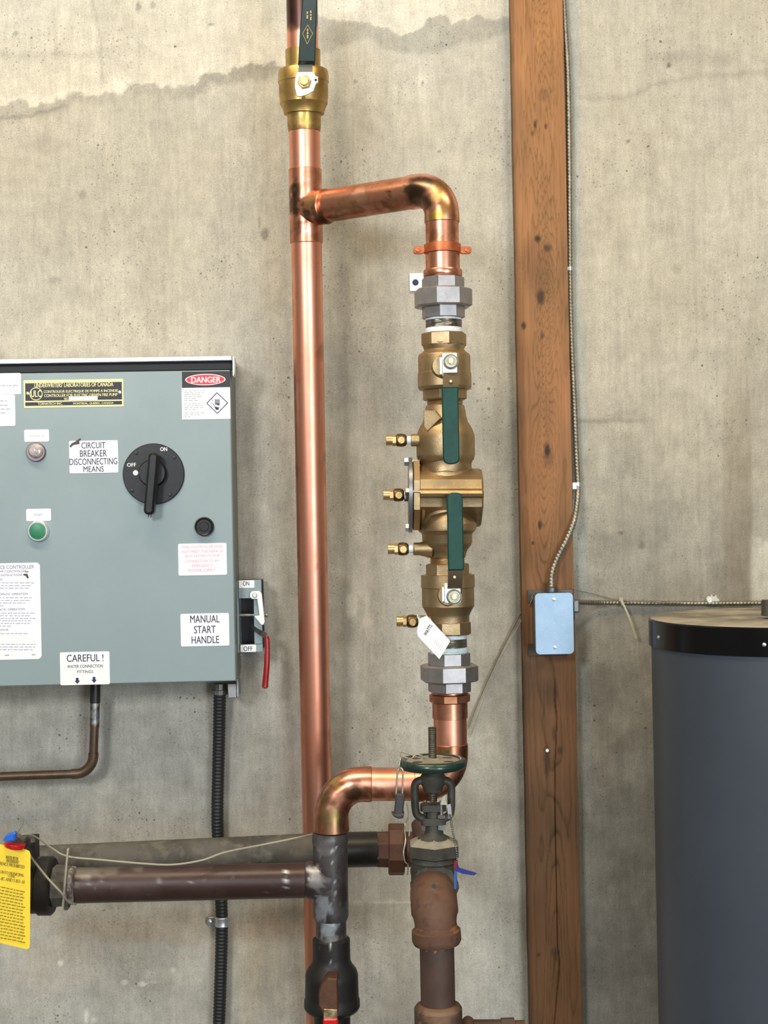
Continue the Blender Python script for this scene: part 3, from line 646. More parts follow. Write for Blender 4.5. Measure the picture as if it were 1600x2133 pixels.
mm.prism([(x * k, y * k) for x, y in ((-6.5, -7), (-2, -7.5), (1, -9), (5, -8.5), (3, -11), (2.6, -14), (-3.6, -14), (-4, -11))], c_, PL.u, PL.v, PL.n, -.0003, .0003)
mm.prism([(x * k, y * k) for x, y in ((-9.5, -1), (-8.5, -0.4), (-5, -5), (-6, -6))], c_, PL.u, PL.v, PL.n, -.0003, .0003)
mm.tube([c_ + PL.u * x * k + UP * y * k for x, y in ((-12, 8), (-9.5, 6), (-10.5, 1), (-13.5, -2), (-12.5, -6), (-9, -6.5))], .35 * k, 6)
mm.build('shock_diagram', NAVY, s, 0)
s = sticker(372, 1132, 472, 1198, 'sticker', 'white sticker with pink NFPA 20 notice')
letters(s, PINK, [('THIS CONTROLLER DOES', 379, 1136, 464, 1142), ('NOT MEET THE NFPA 20', 379.5, 1146, 464, 1151.5), ('REQUIREMENTS FOR', 386, 1155.5, 457.5, 1161), ('CONNECTION TO AN', 387, 1165.5, 456, 1171), ('EMERGENCY', 400, 1175.5, 443, 1181), ('POWER SUPPLY', 393, 1185, 449, 1191)])
s = sticker(377, 1278, 477, 1345.5, 'sticker', 'white sticker reading MANUAL START HANDLE')
letters(s, NAVY, [('MANUAL', 396.5, 1281.5, 457, 1297), ('START', 404.5, 1303.5, 449, 1319), ('HANDLE', 399.5, 1325, 456, 1340)], 0.012)
s = sticker(126, 1358, 228, 1426, 'sticker', 'white sticker reading CAREFUL with two down arrows')
mm = M()
for it in (('CAREFUL !', 139.5, 1363, 215, 1378), ('WATER CONNECTION', 140.5, 1384.5, 214, 1391), ('FITTINGS', 161, 1396, 193.5, 1402)): mm.text(it[0], PL, *it[1:], off=D0 + .0009, bold=.012)
for x, y in ((161, 1418), (196, 1416)):
    k2 = PL.k(x, y); mm.prism([(a * k2, b_ * k2) for a, b_ in ((-2.8, 6), (2.8, 6), (2.8, 0), (5.5, 0), (0, -6.5), (-5.5, 0), (-2.8, 0))], PL.pt(x, y, D0 + .0008), PL.u, PL.v, PL.n, 0, .0003)
mm.build('lettering', NAVY, s, 0)
s = sticker(-80, 1174, 84, 1374, 'instruction_sticker', 'tall white operating instruction sticker cut off at the left', WHITE, 8)
mm = M()
for it in (('SERVICE CONTROLLER', -21, 1177.5, 70, 1185), ('FIRE PUMP CONTROLLER', -24, 1188, 54, 1192.5), ('OPERATING INSTRUCTIONS', -35, 1196, 46, 1200.5), ('NOTES', -12, 1205, 5, 1209), ('MANUAL AUTOMATIC OPERATION', -40, 1235.5, 57, 1240), ('NON AUTOMATIC OPERATION', -40, 1267.5, 51, 1272), ('SERVICE', -14, 1310, 17, 1314)):
    mm.text(it[0], PL, *it[1:], off=D0 + .0009, bold=.008)
mm.build('lettering', mat('blue_grey_ink', (0.17, 0.17, 0.34), .6), s, 0)
mm = M()
for y, x1 in ((1214, 75), (1219.5, 66), (1225, 63), (1245, 66), (1250.5, 65), (1256, 57), (1262, 12), (1277, 75), (1282.5, 62), (1288, 74), (1293, 67), (1298.5, 62), (1304, 24), (1319.5, 57), (1342, 74), (1347.5, 74), (1353, 68)): greek(-70, x1, y, 1.4, rnd, mm)
greek(10, 20, 1364.5, 2, rnd, mm); greek(66, 74, 1363.5, 2, rnd, mm)
mm.build('small_print', mat('pale_blue_ink', (0.34, 0.34, 0.52), .6), s, 0)
mm = M(); c_ = PL.pt(53, 1198, D0)
mm.prism([(x * k, y * k) for x, y in ((-5, 1), (-3, 3), (4, 3), (6, -2), (7, -6), (4, -7), (1, -2), (-3, 0))], c_, PL.u, PL.v, PL.n, .0004, .0012)
mm.prism([(x * k, y * k) for x, y in ((0, 9), (3, 7), (7, 9), (6, 6.5), (3, 5.5), (0, 7))], c_, PL.u, PL.v, PL.n, .0004, .0012)
mm.build('scrape', SCRAPE, s, 0)
# manual start switch bracket on the cabinet's right side
PS = Plane(520, 1280, 2.52, 0)
br = thing('manual_start_switch', 'grey ON OFF bracket with red lever on the cabinet right side', 'switch', PS.pt(522, 1357))
def sbox(x0, y0, x1, y1, d0, d1, name, mt, parent=br, bev=0.0, r=0, **kw):
    k = PS.k(520, 1280); cx, cy = (x0 + x1) / 2, (y0 + y1) / 2
    return M().prism(rrect((x1 - x0) * k, (y1 - y0) * k, max(r, .05) * k, 3), PS.pt(cx, cy), PS.u, PS.v, PS.n, d0, d1, bev).build(name, mt, parent, 20, **kw)
mm = M(); k = PS.k(520, 1280)
def sb(mm, x0, y0, x1, y1, d0, d1):
    cx, cy = (x0 + x1) / 2, (y0 + y1) / 2
    mm.box(PS.pt(cx, cy, (d0 + d1) / 2), (x1 - x0) * k, d1 - d0, (y1 - y0) * k, .0004)
for r_ in ((497, 1208, 544.5, 1246, -.004, 0), (500, 1342, 548, 1358, -.004, 0), (529.5, 1247, 546, 1341, -.004, 0), (497, 1208, 501, 1358, -.06, -.0045), (541, 1208, 544.5, 1358, -.06, -.0045)): sb(mm, *r_)
mm.build('bracket', PANEL, br, 20)
sbox(498, 1210, 544, 1356, -.062, -.055, 'back_plate', BLACK)
sbox(498, 1209, 530, 1224.5, 0.0002, .0008, 'on_label', WHITE, r=1); sbox(501.5, 1343, 533.5, 1358, .0002, .0008, 'off_label', WHITE, r=2)
for o_, it in ((br, ('ON', 506, 1210.5, 519, 1220)), (br, ('OFF', 507.5, 1346.5, 526, 1356))):
    M().text(it[0], PS, *it[1:], off=.0013, bold=.01).build('lettering', NAVY, o_, 0)
a = PS.pt(496, 1281.5, -.02); b2 = PS.pt(553, 1281, -.02)
M().lathe([(a, .0030), (b2, .0030), (b2 + RT * .001, .0042), (b2 + RT * .004, .0038)], 16).build('rod', STEEL, br)
pts = [(522, 1236), (526, 1231), (541, 1230.5), (546.5, 1236), (549, 1265), (551.5, 1295), (549, 1301), (544, 1301), (530, 1283), (541, 1281.5), (537, 1247.5), (526, 1247), (522, 1243)]
o0 = PS.pt(537, 1266); pp = [((x - 537) * k, (1266 - y) * k) for x, y in pts]
lk = M().prism(pp, o0, PS.u, PS.v, PS.n, .003, .007, .0006).build('lock_arm', WHITE_PL, br, label='white hooked lever')
c_ = PS.pt(531.5, 1239); M().lathe([(c_, .0045), (c_ + FR * .009, .0045), (c_ + FR * .0098, .0036)], 18).build('pivot_screw', CHROME, lk)
path = smoothpath([PS.pt(521.5, 1272, -.010), PS.pt(521.5, 1288, -.008), PS.pt(526, 1305, .000), PS.pt(541, 1317, .005), PS.pt(556, 1325, .008)], 6)
mm = M()
R_ = []
for i, p in enumerate(path):
    w_ = .0022 + .004 * (i / len(path)); R_.append([p + Vector((0, 0, 1)) * w_ + FR * .002, p - UP * w_ + FR * .002, p - UP * w_ - FR * .002, p + UP * w_ - FR * .002])
mm.rings(R_); mm.build('lever_arm', NICKEL, br)
mm = M(); path = smoothpath([PS.pt(556, 1324, .008), PS.pt(557, 1345, .010), PS.pt(556, 1385, .013), PS.pt(553, 1420, .013), PS.pt(552, 1434, .013)], 5)
mm.tube(path, [.0025 if i in (0, len(path) - 1) else .0044 + .0016 * i / len(path) for i in range(len(path))], 14); mm.build('red_grip', REDVINYL, br, label='red vinyl lever sleeve')
# lower strut bracket with conduit connector
t2 = thing('strut_bracket', 'small galvanised strut end below the cabinet corner', 'bracket', P(489, 1447, 2.56))
M().box(P(488, 1434, 2.555), .016, .07, .026, .001).build('strut', STEEL, t2, 20)
M().box(P(495.5, 1432, 2.525), .0025, .012, .032, .0005).build('strut_lip', GALV, t2, 20)

# ------------------------------------------------------------------ copper riser
RC = .0270
def riser(y): return P(629 + y * 0.0185, y, 2.40 + 0.155 * y / 2133)
tr = thing('copper_riser', 'tall straight bright copper riser pipe left of the brass valve train', 'pipe', riser(2170))
GOLD = (0.74, 0.47, 0.15); BURN = (0.10, 0.065, 0.045); DKCU = (0.32, 0.13, 0.07); HAZE = (0.55, 0.33, 0.14)
o = M().lathe([(riser(505), RC), (riser(2170), RC)], 48, sub=.006).build('pipe', COPPER, tr)
bl = []
rr_ = random.Random(3)
for i in range(26):
    y = rr_.uniform(560, 1600); bl.append((riser(y) + RT * rr_.choice((-1, 1)) * .024, rr_.uniform(.006, .02), DKCU, rr_.uniform(.15, .5)))
paint(o, bl)
o = M().lathe([(riser(-60), RC), (riser(118), RC)], 48, sub=.004).build('pipe', COPPER, tr, label='short pipe above the valve, with a dark reflection'); paint(o, [((602 + i * 18, y), 30, (.09, .05, .045), .93) for i in range(4) for y in (-20, 8, 30)], 31, 40, .3)  # dark reflection at the top painted into the copper colour
o = M().lathe([(riser(262), RC), (riser(360), RC)], 48, sub=.006).build('pipe', COPPER, tr, label='pipe between valve and tee')
# tee body
T0, T1 = riser(352), riser(507)
RT_ = RC + .0018
bs = riser(436); be = P(848, 407, 2.285)               # branch axis from riser to elbow
bd = (be - bs).normalized()
mm = M().lathe([(T0, RC + .0006), (T0 - UP * .001, RT_), (T1 + UP * .001, RT_), (T1, RC + .0006)], 48, sub=.004)
e0 = bs + bd * .030
mm.lathe([(bs + bd * .006, RT_ + .0005), (bs + bd * .026, RT_ + .001), (bs + bd * .050, RT_ + .0015), (bs + bd * .0515, RC + .0016)], 48, sub=.004)
tee = mm.build('tee', COPPER_TARN, tr, label='heat stained copper tee')
paint(tee, [((608, 425), 24, BURN, .9), ((613, 395), 18, BURN, .85), ((660, 396), 7, BURN, .95), ((672, 402), 5, BURN, .8), ((645, 425), 16, HAZE, .8), ((640, 447), 18, BURN, .9), ((668, 458), 22, BURN, .95), ((684, 462), 14, BURN, .85), ((630, 400), 9, HAZE, .6), ((656, 438), 10, DKCU, .6), ((640, 480), 7, (.95, .62, .45), .8), ((636, 478), 3, BURN, .7), ((665, 492), 16, DKCU, .6), ((622, 475), 12, DKCU, .6), ((618, 372), 5, BURN, .7), ((690, 425), 10, DKCU, .6)], 2, 70, .8)
# printed line along the riser
V, Fc = text_geo('COPPER 2" TYPE L ASTM B88 HARD NSF-61-G MADE IN CANADA')
mn = V.min(0); mx = V.max(0); ax = (riser(1200) - riser(540)); Lz = ax.length; ax.normalize()
e1 = (FR - ax * FR.dot(ax)).normalized(); e2 = RT
out = []
for a, b_ in V:
    s_ = (a - mn[0]) / (mx[0] - mn[0]) * Lz; h_ = (b_ - (mn[1] + mx[1]) / 2) / (mx[1] - mn[1]) * .0046
    th = math.radians(33) + h_ / RC
    out.append(riser(540) + ax * s_ + (e1 * math.cos(th) + e2 * math.sin(th)) * (RC + .00015))
M().add(out, Fc).build('printed_line', mat('brown_stencil_ink', (0.30, 0.13, 0.07), .5), tr, 0)

# ------------------------------------------------------------------ upper branch: pipe, elbow, drop, adapter
ZA = 2.27
def AX(y, z=ZA): return P(923 + (y - 600) * 0.0163, y, z)
RA = 34.5 * ZA / F
k = ZA / F
tb = thing('copper_branch', 'copper branch rising from the tee to a burnt gold elbow', 'pipe', AX(578))
top = AX(398); # corner of the elbow
cor = AX(391)
bs2 = bs; bd = (cor - bs2).normalized()
dn = (AX(560) - AX(391)).normalized()
RB = 58 * k
ang = math.acos(max(-1, min(1, bd.dot(dn)))); tl = RB * math.tan((ang) / 2)
pA = cor - bd * tl; pB = cor + dn * tl
o = M().lathe([(bs2 + bd * .049, RC + .001), (pA - bd * .004, RC + .0002)], 48, sub=.005).build('branch_pipe', COPPER_TARN, tb)
paint(o, [((712, 458), 22, BURN, .65), ((745, 452), 26, DKCU, .8), ((790, 446), 22, DKCU, .75), ((720, 430), 18, (.55, .33, .16), .7), ((760, 425), 14, (.62, .36, .18), .5), ((808, 399), 3.5, BURN, .95), ((806, 428), 8, DKCU, .95), ((822, 440), 12, BURN, .6), ((750, 402), 22, (.92, .52, .40), .6)], 4, 70, .8)
def bendpath(a, c, b_, n=16):
    out = []
    # circular arc tangent at a and b around corner c
    d1 = (c - a).normalized(); d2 = (b_ - c).normalized(); nrm = d1.cross(d2).normalized(); t = (c - a).length
    th = math.acos(d1.dot(d2)); R = t / math.tan(th / 2); ctr = a + nrm.cross(d1) * R
    for i in range(n + 1):
        q_ = Matrix.Rotation(th * i / n, 3, nrm); out.append(ctr + q_ @ (a - ctr))
    return out
def elbow(a, c, b_, r, ends=(.022, .022), n=20, seg=48, lip=.0015):
    d1 = (c - a).normalized(); d2 = (b_ - c).normalized()
    path = [a - d1 * (ends[0] + .001), a - d1 * ends[0], a - d1 * ends[0] * .5] + bendpath(a, c, b_, n) + [b_ + d2 * ends[1] * .5, b_ + d2 * ends[1], b_ + d2 * (ends[1] + .001)]
    rr = [r - lip, r, r] + [r - lip * .2] * (n + 1) + [r, r, r - lip]
    return M().tube(path, rr, seg)
el = elbow(pA, cor, pB, RC + .0016, (.014, .012)).build('elbow', COPPER_TARN, tb, label='elbow burnt dark brown and gold')
paint(el, [((843, 395), 9, (.75, .5, .2), .8), ((852, 425), 8, DKCU, .8), ((872, 388), 32, BURN, .97), ((866, 415), 26, BURN, .95), ((888, 422), 18, (.12, .07, .045), .92), ((893, 380), 14, (.12, .10, .07), .9), ((918, 385), 16, (.34, .22, .08), .85), ((905, 410), 12, HAZE, .8), ((918, 408), 9, GOLD, .9), ((925, 430), 18, (.38, .24, .08), .6), ((912, 447), 15, (.88, .52, .08), .95), ((898, 460), 12, (.42, .32, .12), .8), ((930, 455), 9, (.9, .66, .4), .7), ((945, 450), 10, DKCU, .5), ((915, 423), 3, BURN, .8), ((935, 424), 3, BURN, .8)], 7, 60, .45)
t0 = AX(470); o = M().lathe([(pB, RA), (AX(566), RA)], 48, sub=.005).build('drop_pipe', COPPER_TARN, tb)
paint(o, [((902, 490), 12, DKCU, .85), ((922, 497), 7, DKCU, .7), ((945, 480), 10, DKCU, .4), ((926, 548), 4, DKCU, .7)], 5, 90, .8)
mm = M(); mm.lathe([(AX(530), 35.6 * k), (AX(562), 35.6 * k), (AX(563), 39.5 * k), (AX(566), 40.5 * k), (AX(574), 40.5 * k), (AX(577), 39 * k), (AX(579), 36 * k)], 48); mm.build('adapter', COPPER_TARN, tb)
# strap
ts = thing('pipe_strap', 'orange copper plated two ear strap around the pipe below the upper elbow', 'strap', AX(530))
M().lathe([(AX(509), 36 * k), (AX(510), 38.3 * k), (AX(527.5), 38.3 * k), (AX(528.5), 36 * k)], 48).build('band', COPPER_PAINT, ts)
for x, sgn in ((873, -1), (970, 1)):
    c_ = P(x, 521.5, ZA - .004)
    M().prism(rrect(24 * k, 15 * k, 6 * k), c_, RT, UP, FR, -.003, .003, .0006).build('ear', COPPER_PAINT, ts)
    c_ = P(x + sgn * 3, 521.5, ZA - .004); M().lathe([(c_, 5.5 * k), (c_ + FR * .006, 5 * k), (c_ + FR * .0065, 3 * k)], 10).build('screw', COPPER_PAINT, ts)
# square plate with dark bolt on the wall side
c_ = P(868, 588, 2.597)
ta = thing('anchor_plate', 'small white square plate with a dark bolt beside the upper union', 'plate', c_ - UP * .016)
M().prism(rrect(29 * 2.597 / F, 37 * 2.597 / F, .0008), c_, RT, UP, FR, -.0015, .0015, .0004).build('plate', WHITE, ta, 20)
c2 = P(865.5, 588.5, 2.597); M().lathe([(c2, .0058), (c2 + FR * .0035, .0056), (c2 + FR * .0045, .0045)], 18).build('bolt', mat('blued_bolt', (0.02, 0.03, 0.09), .4, .4), ta)

# ------------------------------------------------------------------ unions, nipples
def nut(mm, y0, y1, r, seg=8, ph=0.0, ch=1.5, ax=AX):
    # chamfered polygonal nut along the train; phase in degrees measured from the camera direction
    ph = math.radians(ph) + math.pi / seg
    mm.lathe([(ax(y0), (r - ch * 1.6) * k), (ax(y0 + ch), r * k), (ax(y1 - ch), r * k), (ax(y1), (r - ch * 1.6) * k)], seg, ph)
    return mm
def union(ys, label):
    t = thing('pipe_union', label, 'pipe union', AX(ys[-1]), 'grey steel pipe unions of the valve train')
    nut(M(), ys[0], ys[1], 45, 8, -8).build('end_hex', STEEL, t, 20)
    nut(M(), ys[2], ys[3], 61.5, 8, -8, 3).build('union_nut', STEEL, t, 20)
    nut(M(), ys[4], ys[5], 45, 8, -11).build('end_hex', STEEL, t, 20)
    return t
union((579, 605, 603, 641, 638, 664), 'upper grey steel union with a large eight sided nut')
union((1359, 1385, 1384, 1419, 1417, 1441), 'lower grey steel union with a large eight sided nut')
def nipple(y0, y1, y2, y3, label, mt2):
    t = thing('pipe_nipple', label, 'pipe nipple', AX(y3), 'threaded nipples of the valve train')
    mm = M(); pth = [AX(y0 + (y3 - y0) * i / 44) for i in range(45)]
    mm.tube(pth, 0, 40, rf=lambda L_, a_: (37.2 + 0.9 * (2 * abs(((L_ / .0022 + a_ / (2 * math.pi)) % 1) - .5))) * k); mm.build('threads', NICKEL, t)
    M().lathe([(AX(y0), 38 * k), (AX(y1 - 1), 38.6 * k), (AX(y1), 38 * k)], 40).build('thread_tape', TAPE, t)
    M().lathe([(AX(y2), 38.2 * k), (AX(y2 + 2), 39 * k), (AX(y3), 38.6 * k)], 40).build('thread_tape', mt2, t)
nipple(660, 668, 684, 698, 'threaded nipple with white tape under the upper union', TAPE)
nipple(1321, 1330, 1348, 1361, 'threaded nipple with pale blue tape above the lower union', TAPE_BLUE)

# ------------------------------------------------------------------ ball valves of the train
def lever(t, x0, x1, y_sl0, y_sl1, y_bend, plate, nutc, zf, up, hole):
    kk = zf / F; x = (x0 + x1) / 2; W = (x1 - x0) * kk
    # sleeve
    h_ = abs(y_sl1 - y_sl0) * kk; c_ = P(x, (y_sl0 + y_sl1) / 2, zf)
    r_ = W * .38
    pts = []
    top_r, bot_r = (r_, .0012) if up else (.0012, r_)
    for cx, cy, a0, r1 in ((W / 2 - top_r, h_ / 2 - top_r, 0, top_r), (-W / 2 + top_r, h_ / 2 - top_r, 90, top_r), (-W / 2 + bot_r, -h_ / 2 + bot_r, 180, bot_r), (W / 2 - bot_r, -h_ / 2 + bot_r, 270, bot_r)):
        for i in range(6):
            a = math.radians(a0 + 18 * i); pts.append((cx + r1 * math.cos(a), cy + r1 * math.sin(a)))
    M().prism(pts, c_, RT, UP, FR, -.0035, .0045, .0018).build('handle_sleeve', GREEN, t, 40)
    # bare steel arm between sleeve and plate
    a = P(x, y_bend, zf + .003); b2 = P(plate[0] * .5 + plate[1] * .5, plate[3] if not up else plate[2], zf + .012)
    sgn = 1 if up else -1
    mm = M(); hw_ = W * .46
    seq = [P(x, y_sl1 - 3 if up else y_sl0 + 3, zf + .001), a, P(nutc[0], nutc[1], zf + .016)]
    R_ = []
    for p in seq: R_.append([p + RT * hw_ + FR * .0012, p + RT * hw_ - FR * .0012, p - RT * hw_ - FR * .0012, p - RT * hw_ + FR * .0012])
    mm.rings(R_); mm.build('handle_arm', mat('dark_steel_arm', (0.10, 0.075, 0.045), .5, .7), t, 20)
    c_ = P(hole[0], hole[1], zf); M().lathe([(c_ - FR * .006, .0022), (c_ + FR * .0008, .0022)], 12).build('rivet', BRASS, t)
    # stem plate and nut
    px0, px1, py0, py1 = plate
    c_ = P((px0 + px1) / 2, (py0 + py1) / 2, zf + .010)
    M().prism(rrect((px1 - px0) * kk, (py1 - py0) * kk, .002), c_, RT, UP, FR, -.0012, .0015, .0006).build('stop_plate', ZINC, t, 20)
    c_ = P(px0 - 2, (py0 + py1) / 2 + 3, zf + .018); M().box(c_, 9 * kk, .012, (py1 - py0) * .75 * kk, .001).build('stop_tab', ZINC, t, 20)
    c_ = P(nutc[0], nutc[1], zf + .009); M().lathe([(c_ - FR * .002, 16.2 * kk), (c_ + FR * .0012, 16.2 * kk)], 28).build('nut_shade_ring', NICKEL, t)  # dark ring under the nut, drawn as its shadow outline
    n_ = M().lathe([(c_, 13.5 * kk), (c_ + FR * .007, 14.2 * kk), (c_ + FR * .009, 12.6 * kk), (c_ + FR * .009, 10 * kk), (c_ + FR * .006, 9.6 * kk), (c_ + FR * .006, .5 * kk)], 28, 0).build('nut', ZINC_DK, t)
    M().lathe([(c_, 7 * kk), (c_ + FR * .0105, 6.6 * kk), (c_ + FR * .011, 5.5 * kk)], 8).build('stem', mat('pale_brass_stem', (0.75, 0.62, 0.42), .3, .9), t, 20)
def prof(mm, pts, seg=56, **kw): return mm.lathe([(AX(y), r * k) for y, r in pts], seg, **kw)
GV = 'bronze ball valves on the backflow assembly'
t = thing('ball_valve', 'bronze ball valve with a green lever hanging down, below the upper union', 'valve', AX(833), GV)
mm = M(); nut(mm, 694, 722, 48, 8, 12, 2.5)
prof(mm, [(712, 40), (716, 45), (722, 44), (729, 41.5), (734, 46), (739, 53), (744, 54.5), (776, 54.5), (777.5, 55.8), (806, 56), (812, 53), (813, 44)])
nut(mm, 806, 834, 47, 8, -6, 2.5)
mm.build('body', BRONZE, t, 24)
lugc = P(922, 763, 2.222); M().lathe([(lugc - FR * .012, .018), (lugc + FR * .004, .018), (lugc + FR * .006, .016)], 28).build('stem_boss', BRONZE, t)
lever(t, 921.5, 956, 806, 967, 800, (921, 953, 735, 785), (939, 754), 2.195, False, (939, 794))
t = thing('ball_valve', 'bronze ball valve with a green lever standing up, above the white hang tag', 'valve', AX(1321), GV)
mm = M(); nut(mm, 1174, 1200, 47, 8, 8, 2)
prof(mm, [(1196, 50), (1197.5, 55.8), (1223, 56), (1224.5, 54.4), (1262, 54.4), (1268, 51), (1279, 45), (1284, 43.5), (1296, 43.5)])
nut(mm, 1293, 1322, 48, 8, -4, 3)
mm.build('body', BRONZE, t, 24)
lugc = P(933, 1240, 2.222); M().lathe([(lugc - FR * .012, .017), (lugc + FR * .004, .017), (lugc + FR * .006, .015)], 28).build('stem_boss', BRONZE, t)
lever(t, 932, 965, 1026, 1188, 1208, (926, 960, 1214, 1256), (946, 1243), 2.195, True, (947, 1202))

# ------------------------------------------------------------------ backflow preventer body
t = thing('backflow_preventer', 'cast bronze backflow preventer body between the two green handled valves', 'backflow preventer', AX(1178))
mm = M()
prof(mm, [(834, 34), (838, 37.5), (842, 36), (846, 40), (850, 41), (856, 42.5), (868, 44), (880, 47.5), (892, 55), (905, 60), (912, 61), (948, 61), (957, 59), (962, 55), (968, 53.5), (980, 54), (986, 57), (1000, 57)])
prof(mm, [(1052, 52), (1068, 56), (1090, 60), (1100, 60.5), (1106, 59), (1110, 54), (1114, 52), (1130, 52), (1137, 49), (1146, 42), (1154, 39), (1160, 38), (1163, 35), (1176, 35)])
body = mm.build('body', BRONZE, t, 28)
# threaded neck rings
mm = M()
mm.tube([AX(833 + i * .5) for i in range(24)], 0, 32, rf=lambda L_, a_: (36 + 1.6 * math.cos(2 * math.pi * L_ / .003)) * k); mm.build('threaded_neck', BRASS, t, 60)
mm = M(); mm.tube([AX(1162 + i * .5) for i in range(26)], 0, 32, rf=lambda L_, a_: (35.5 + 1.6 * math.cos(2 * math.pi * L_ / .003)) * k); mm.build('threaded_neck', BRASS, t, 60)
# cross chamber: horizontal barrel with ridge, cover end at the left
xl, xr = 874, 1003
sec = [(-62, -40), (-62, 8), (-60, 26), (-54, 42), (-46, 56), (-38, 66), (-24, 70), (-19, 72), (-15, 80), (-9, 83), (-3, 80), (0, 74), (2, 73), (18, 70), (20, 66), (26, 50), (46, 22), (58, 0), (60, -14), (58, -40), (30, -62), (-34, -62)]
mm = M(); R_ = []
for x, sc_ in ((xl, 1), (xr - 9, 1), (xr - 4, .985), (xr - 1, .95), (xr, .88)):
    R_.append([P(x, 1038 + a * sc_, ZA) + FR * (b_ * sc_ * k) for a, b_ in sec])
mm.rings(R_); mm.build('cross_chamber', BRONZE, t, 26)
# collar of the lower neck standing proud, seen as a dome
mm = M(); mm.lathe([(P(936, 1104, ZA - .012), 56 * k), (P(936, 1092, ZA - .012), 57 * k), (P(935, 1072, ZA - .012), 48 * k), (P(934.5, 1060, ZA - .012), 34 * k), (P(934, 1054, ZA - .012), 10 * k)], 48); mm.build('lower_dome', BRONZE, t, 30)
mm = M(); mm.lathe([(P(929, 984, ZA - .013), 48 * k), (P(929, 994, ZA - .013), 46 * k), (P(929, 1000, ZA - .02), 38 * k)], 48); mm.build('upper_collar', BRONZE, t, 30)
# flat pad at upper left
M().prism([(-17 * k, 22 * k), (8 * k, 20 * k), (20 * k, 4 * k), (2 * k, -12 * k), (-10 * k, -22 * k), (-17 * k, -12 * k)], P(900, 876, ZA - 0.036), (RT + Vector((0, -.35, 0))).normalized(), UP, (FR + Vector((-.35, 0, 0))).normalized(), -.012, .002, .001).build('name_pad', BRONZE, t, 20)
# flange ring, octagonal, axis horizontal
mm = M()
mm.lathe([(P(873, 1033, ZA), 60 * k), (P(878, 1033, ZA), 66 * k), (P(884, 1033, ZA), 60 * k)], 40)
mm.lathe([(P(860, 1032, ZA), 76 * k), (P(861, 1032, ZA), 78 * k), (P(873, 1032, ZA), 78 * k), (P(874, 1032, ZA), 74 * k)], 8, math.pi / 8)
mm.build('flange', BRONZE, t, 24)
mm = M(); mm.lathe([(P(851, 1031, ZA), 78 * k), (P(858.5, 1031, ZA), 79 * k)], 48); mm.build('cover_plate', mat('grey_cover_steel', (0.20, 0.20, 0.215), .4, .7), t, 24)
M().lathe([(P(858, 1031, ZA), 62 * k), (P(861, 1031, ZA), 62 * k)], 40).build('cover_gasket', RUBBER, t)
for a in range(4):
    th = math.radians((8, 86, 172, 266)[a]); r_ = 69 * k
    c1 = P(851.5, 1031, ZA) + UP * r_ * math.cos(th) + FR * r_ * math.sin(th)
    M().lathe([(c1 + RT * .018, .0032), (c1, .0032), (c1 - RT * .0002, .0072), (c1 - RT * .006, .0072), (c1 - RT * .007, .0055)], 6, axis=-RT).build('bolt', NICKEL if a % 2 else GALV, t, 20)
# test cocks
def cock(y, xn, xb, xc, xw, xend, boss_r, label, flare=False, Z=ZA - .01):
    kk = Z / F
    q_ = lambda x: P(x, y - (x - xc) * .0, Z)
    c = thing('test_cock', label, 'test cock', q_(xc) - UP * .01, 'brass test cocks on the backflow assembly')
    M().lathe([(q_(xn), 9 * kk), (q_(xn + .5), 11 * kk), (q_(xn + 14), 11 * kk), (q_(xn + 14.5), 8 * kk)], 24).build('outlet', BRASS, c)
    M().lathe([(q_(xn + 14), 12.2 * kk), (q_(xn + 21), 12.2 * kk)], 6, math.pi / 6).build('hex_collar', BRASS, c, 20)
    M().lathe([(q_(xn + 20), 9 * kk), (q_(xc - 9), 13 * kk), (q_(xc), 14 * kk), (q_(xc + 8), 12.5 * kk), (q_(xc + 12), 8 * kk)], 24).build('body', DARK_BRASS, c)
    e = q_(xc); s_ = M().lathe([(e, 8.5 * kk), (e + FR * .0125, 8.5 * kk), (e + FR * .0135, 7.8 * kk), (e + FR * .0125, 6.6 * kk), (e + FR * .0125, .5 * kk)], 24).build('screw_stem', BRASS, c)
    d = (RT * .5 + UP * 1).normalized(); M().box(e + FR * .0128, 11 * kk, .0012, 2.4 * kk, .0002, u=d, v=d.cross(FR)).build('screw_slot', BRASS, s_, 20)
    M().lathe([(q_(xc + 10), 8.4 * kk), (q_(xw), 8.8 * kk)], 24).build('thread_tape', TAPE, c)
    if flare: pr = [(q_(xw), 12 * kk), (q_(xw + 2), boss_r * kk), (q_(xw + 12), (boss_r) * kk), (q_(xend), (boss_r + 6) * kk)]
    else: pr = [(q_(xw), (boss_r - 2) * kk), (q_(xw + 1), boss_r * kk), (q_(xend), boss_r * kk)]
    M().lathe(pr, 28).build('boss', BRONZE, c)
cock(917, 804, 818, 836, 856, 884, 13, 'topmost brass test cock pointing left from the bronze body')
cock(1031, 798.5, 812, 830.5, 846, 851, 9, 'brass test cock in the middle of the grey cover plate')
cock(1143.5, 808, 822, 840, 861, 900, 13.5, 'brass test cock pointing left just below the grey cover plate', True)
cock(1294, 826, 840, 859.5, 874, 900, 12, 'lowest brass test cock beside the white hang tag')
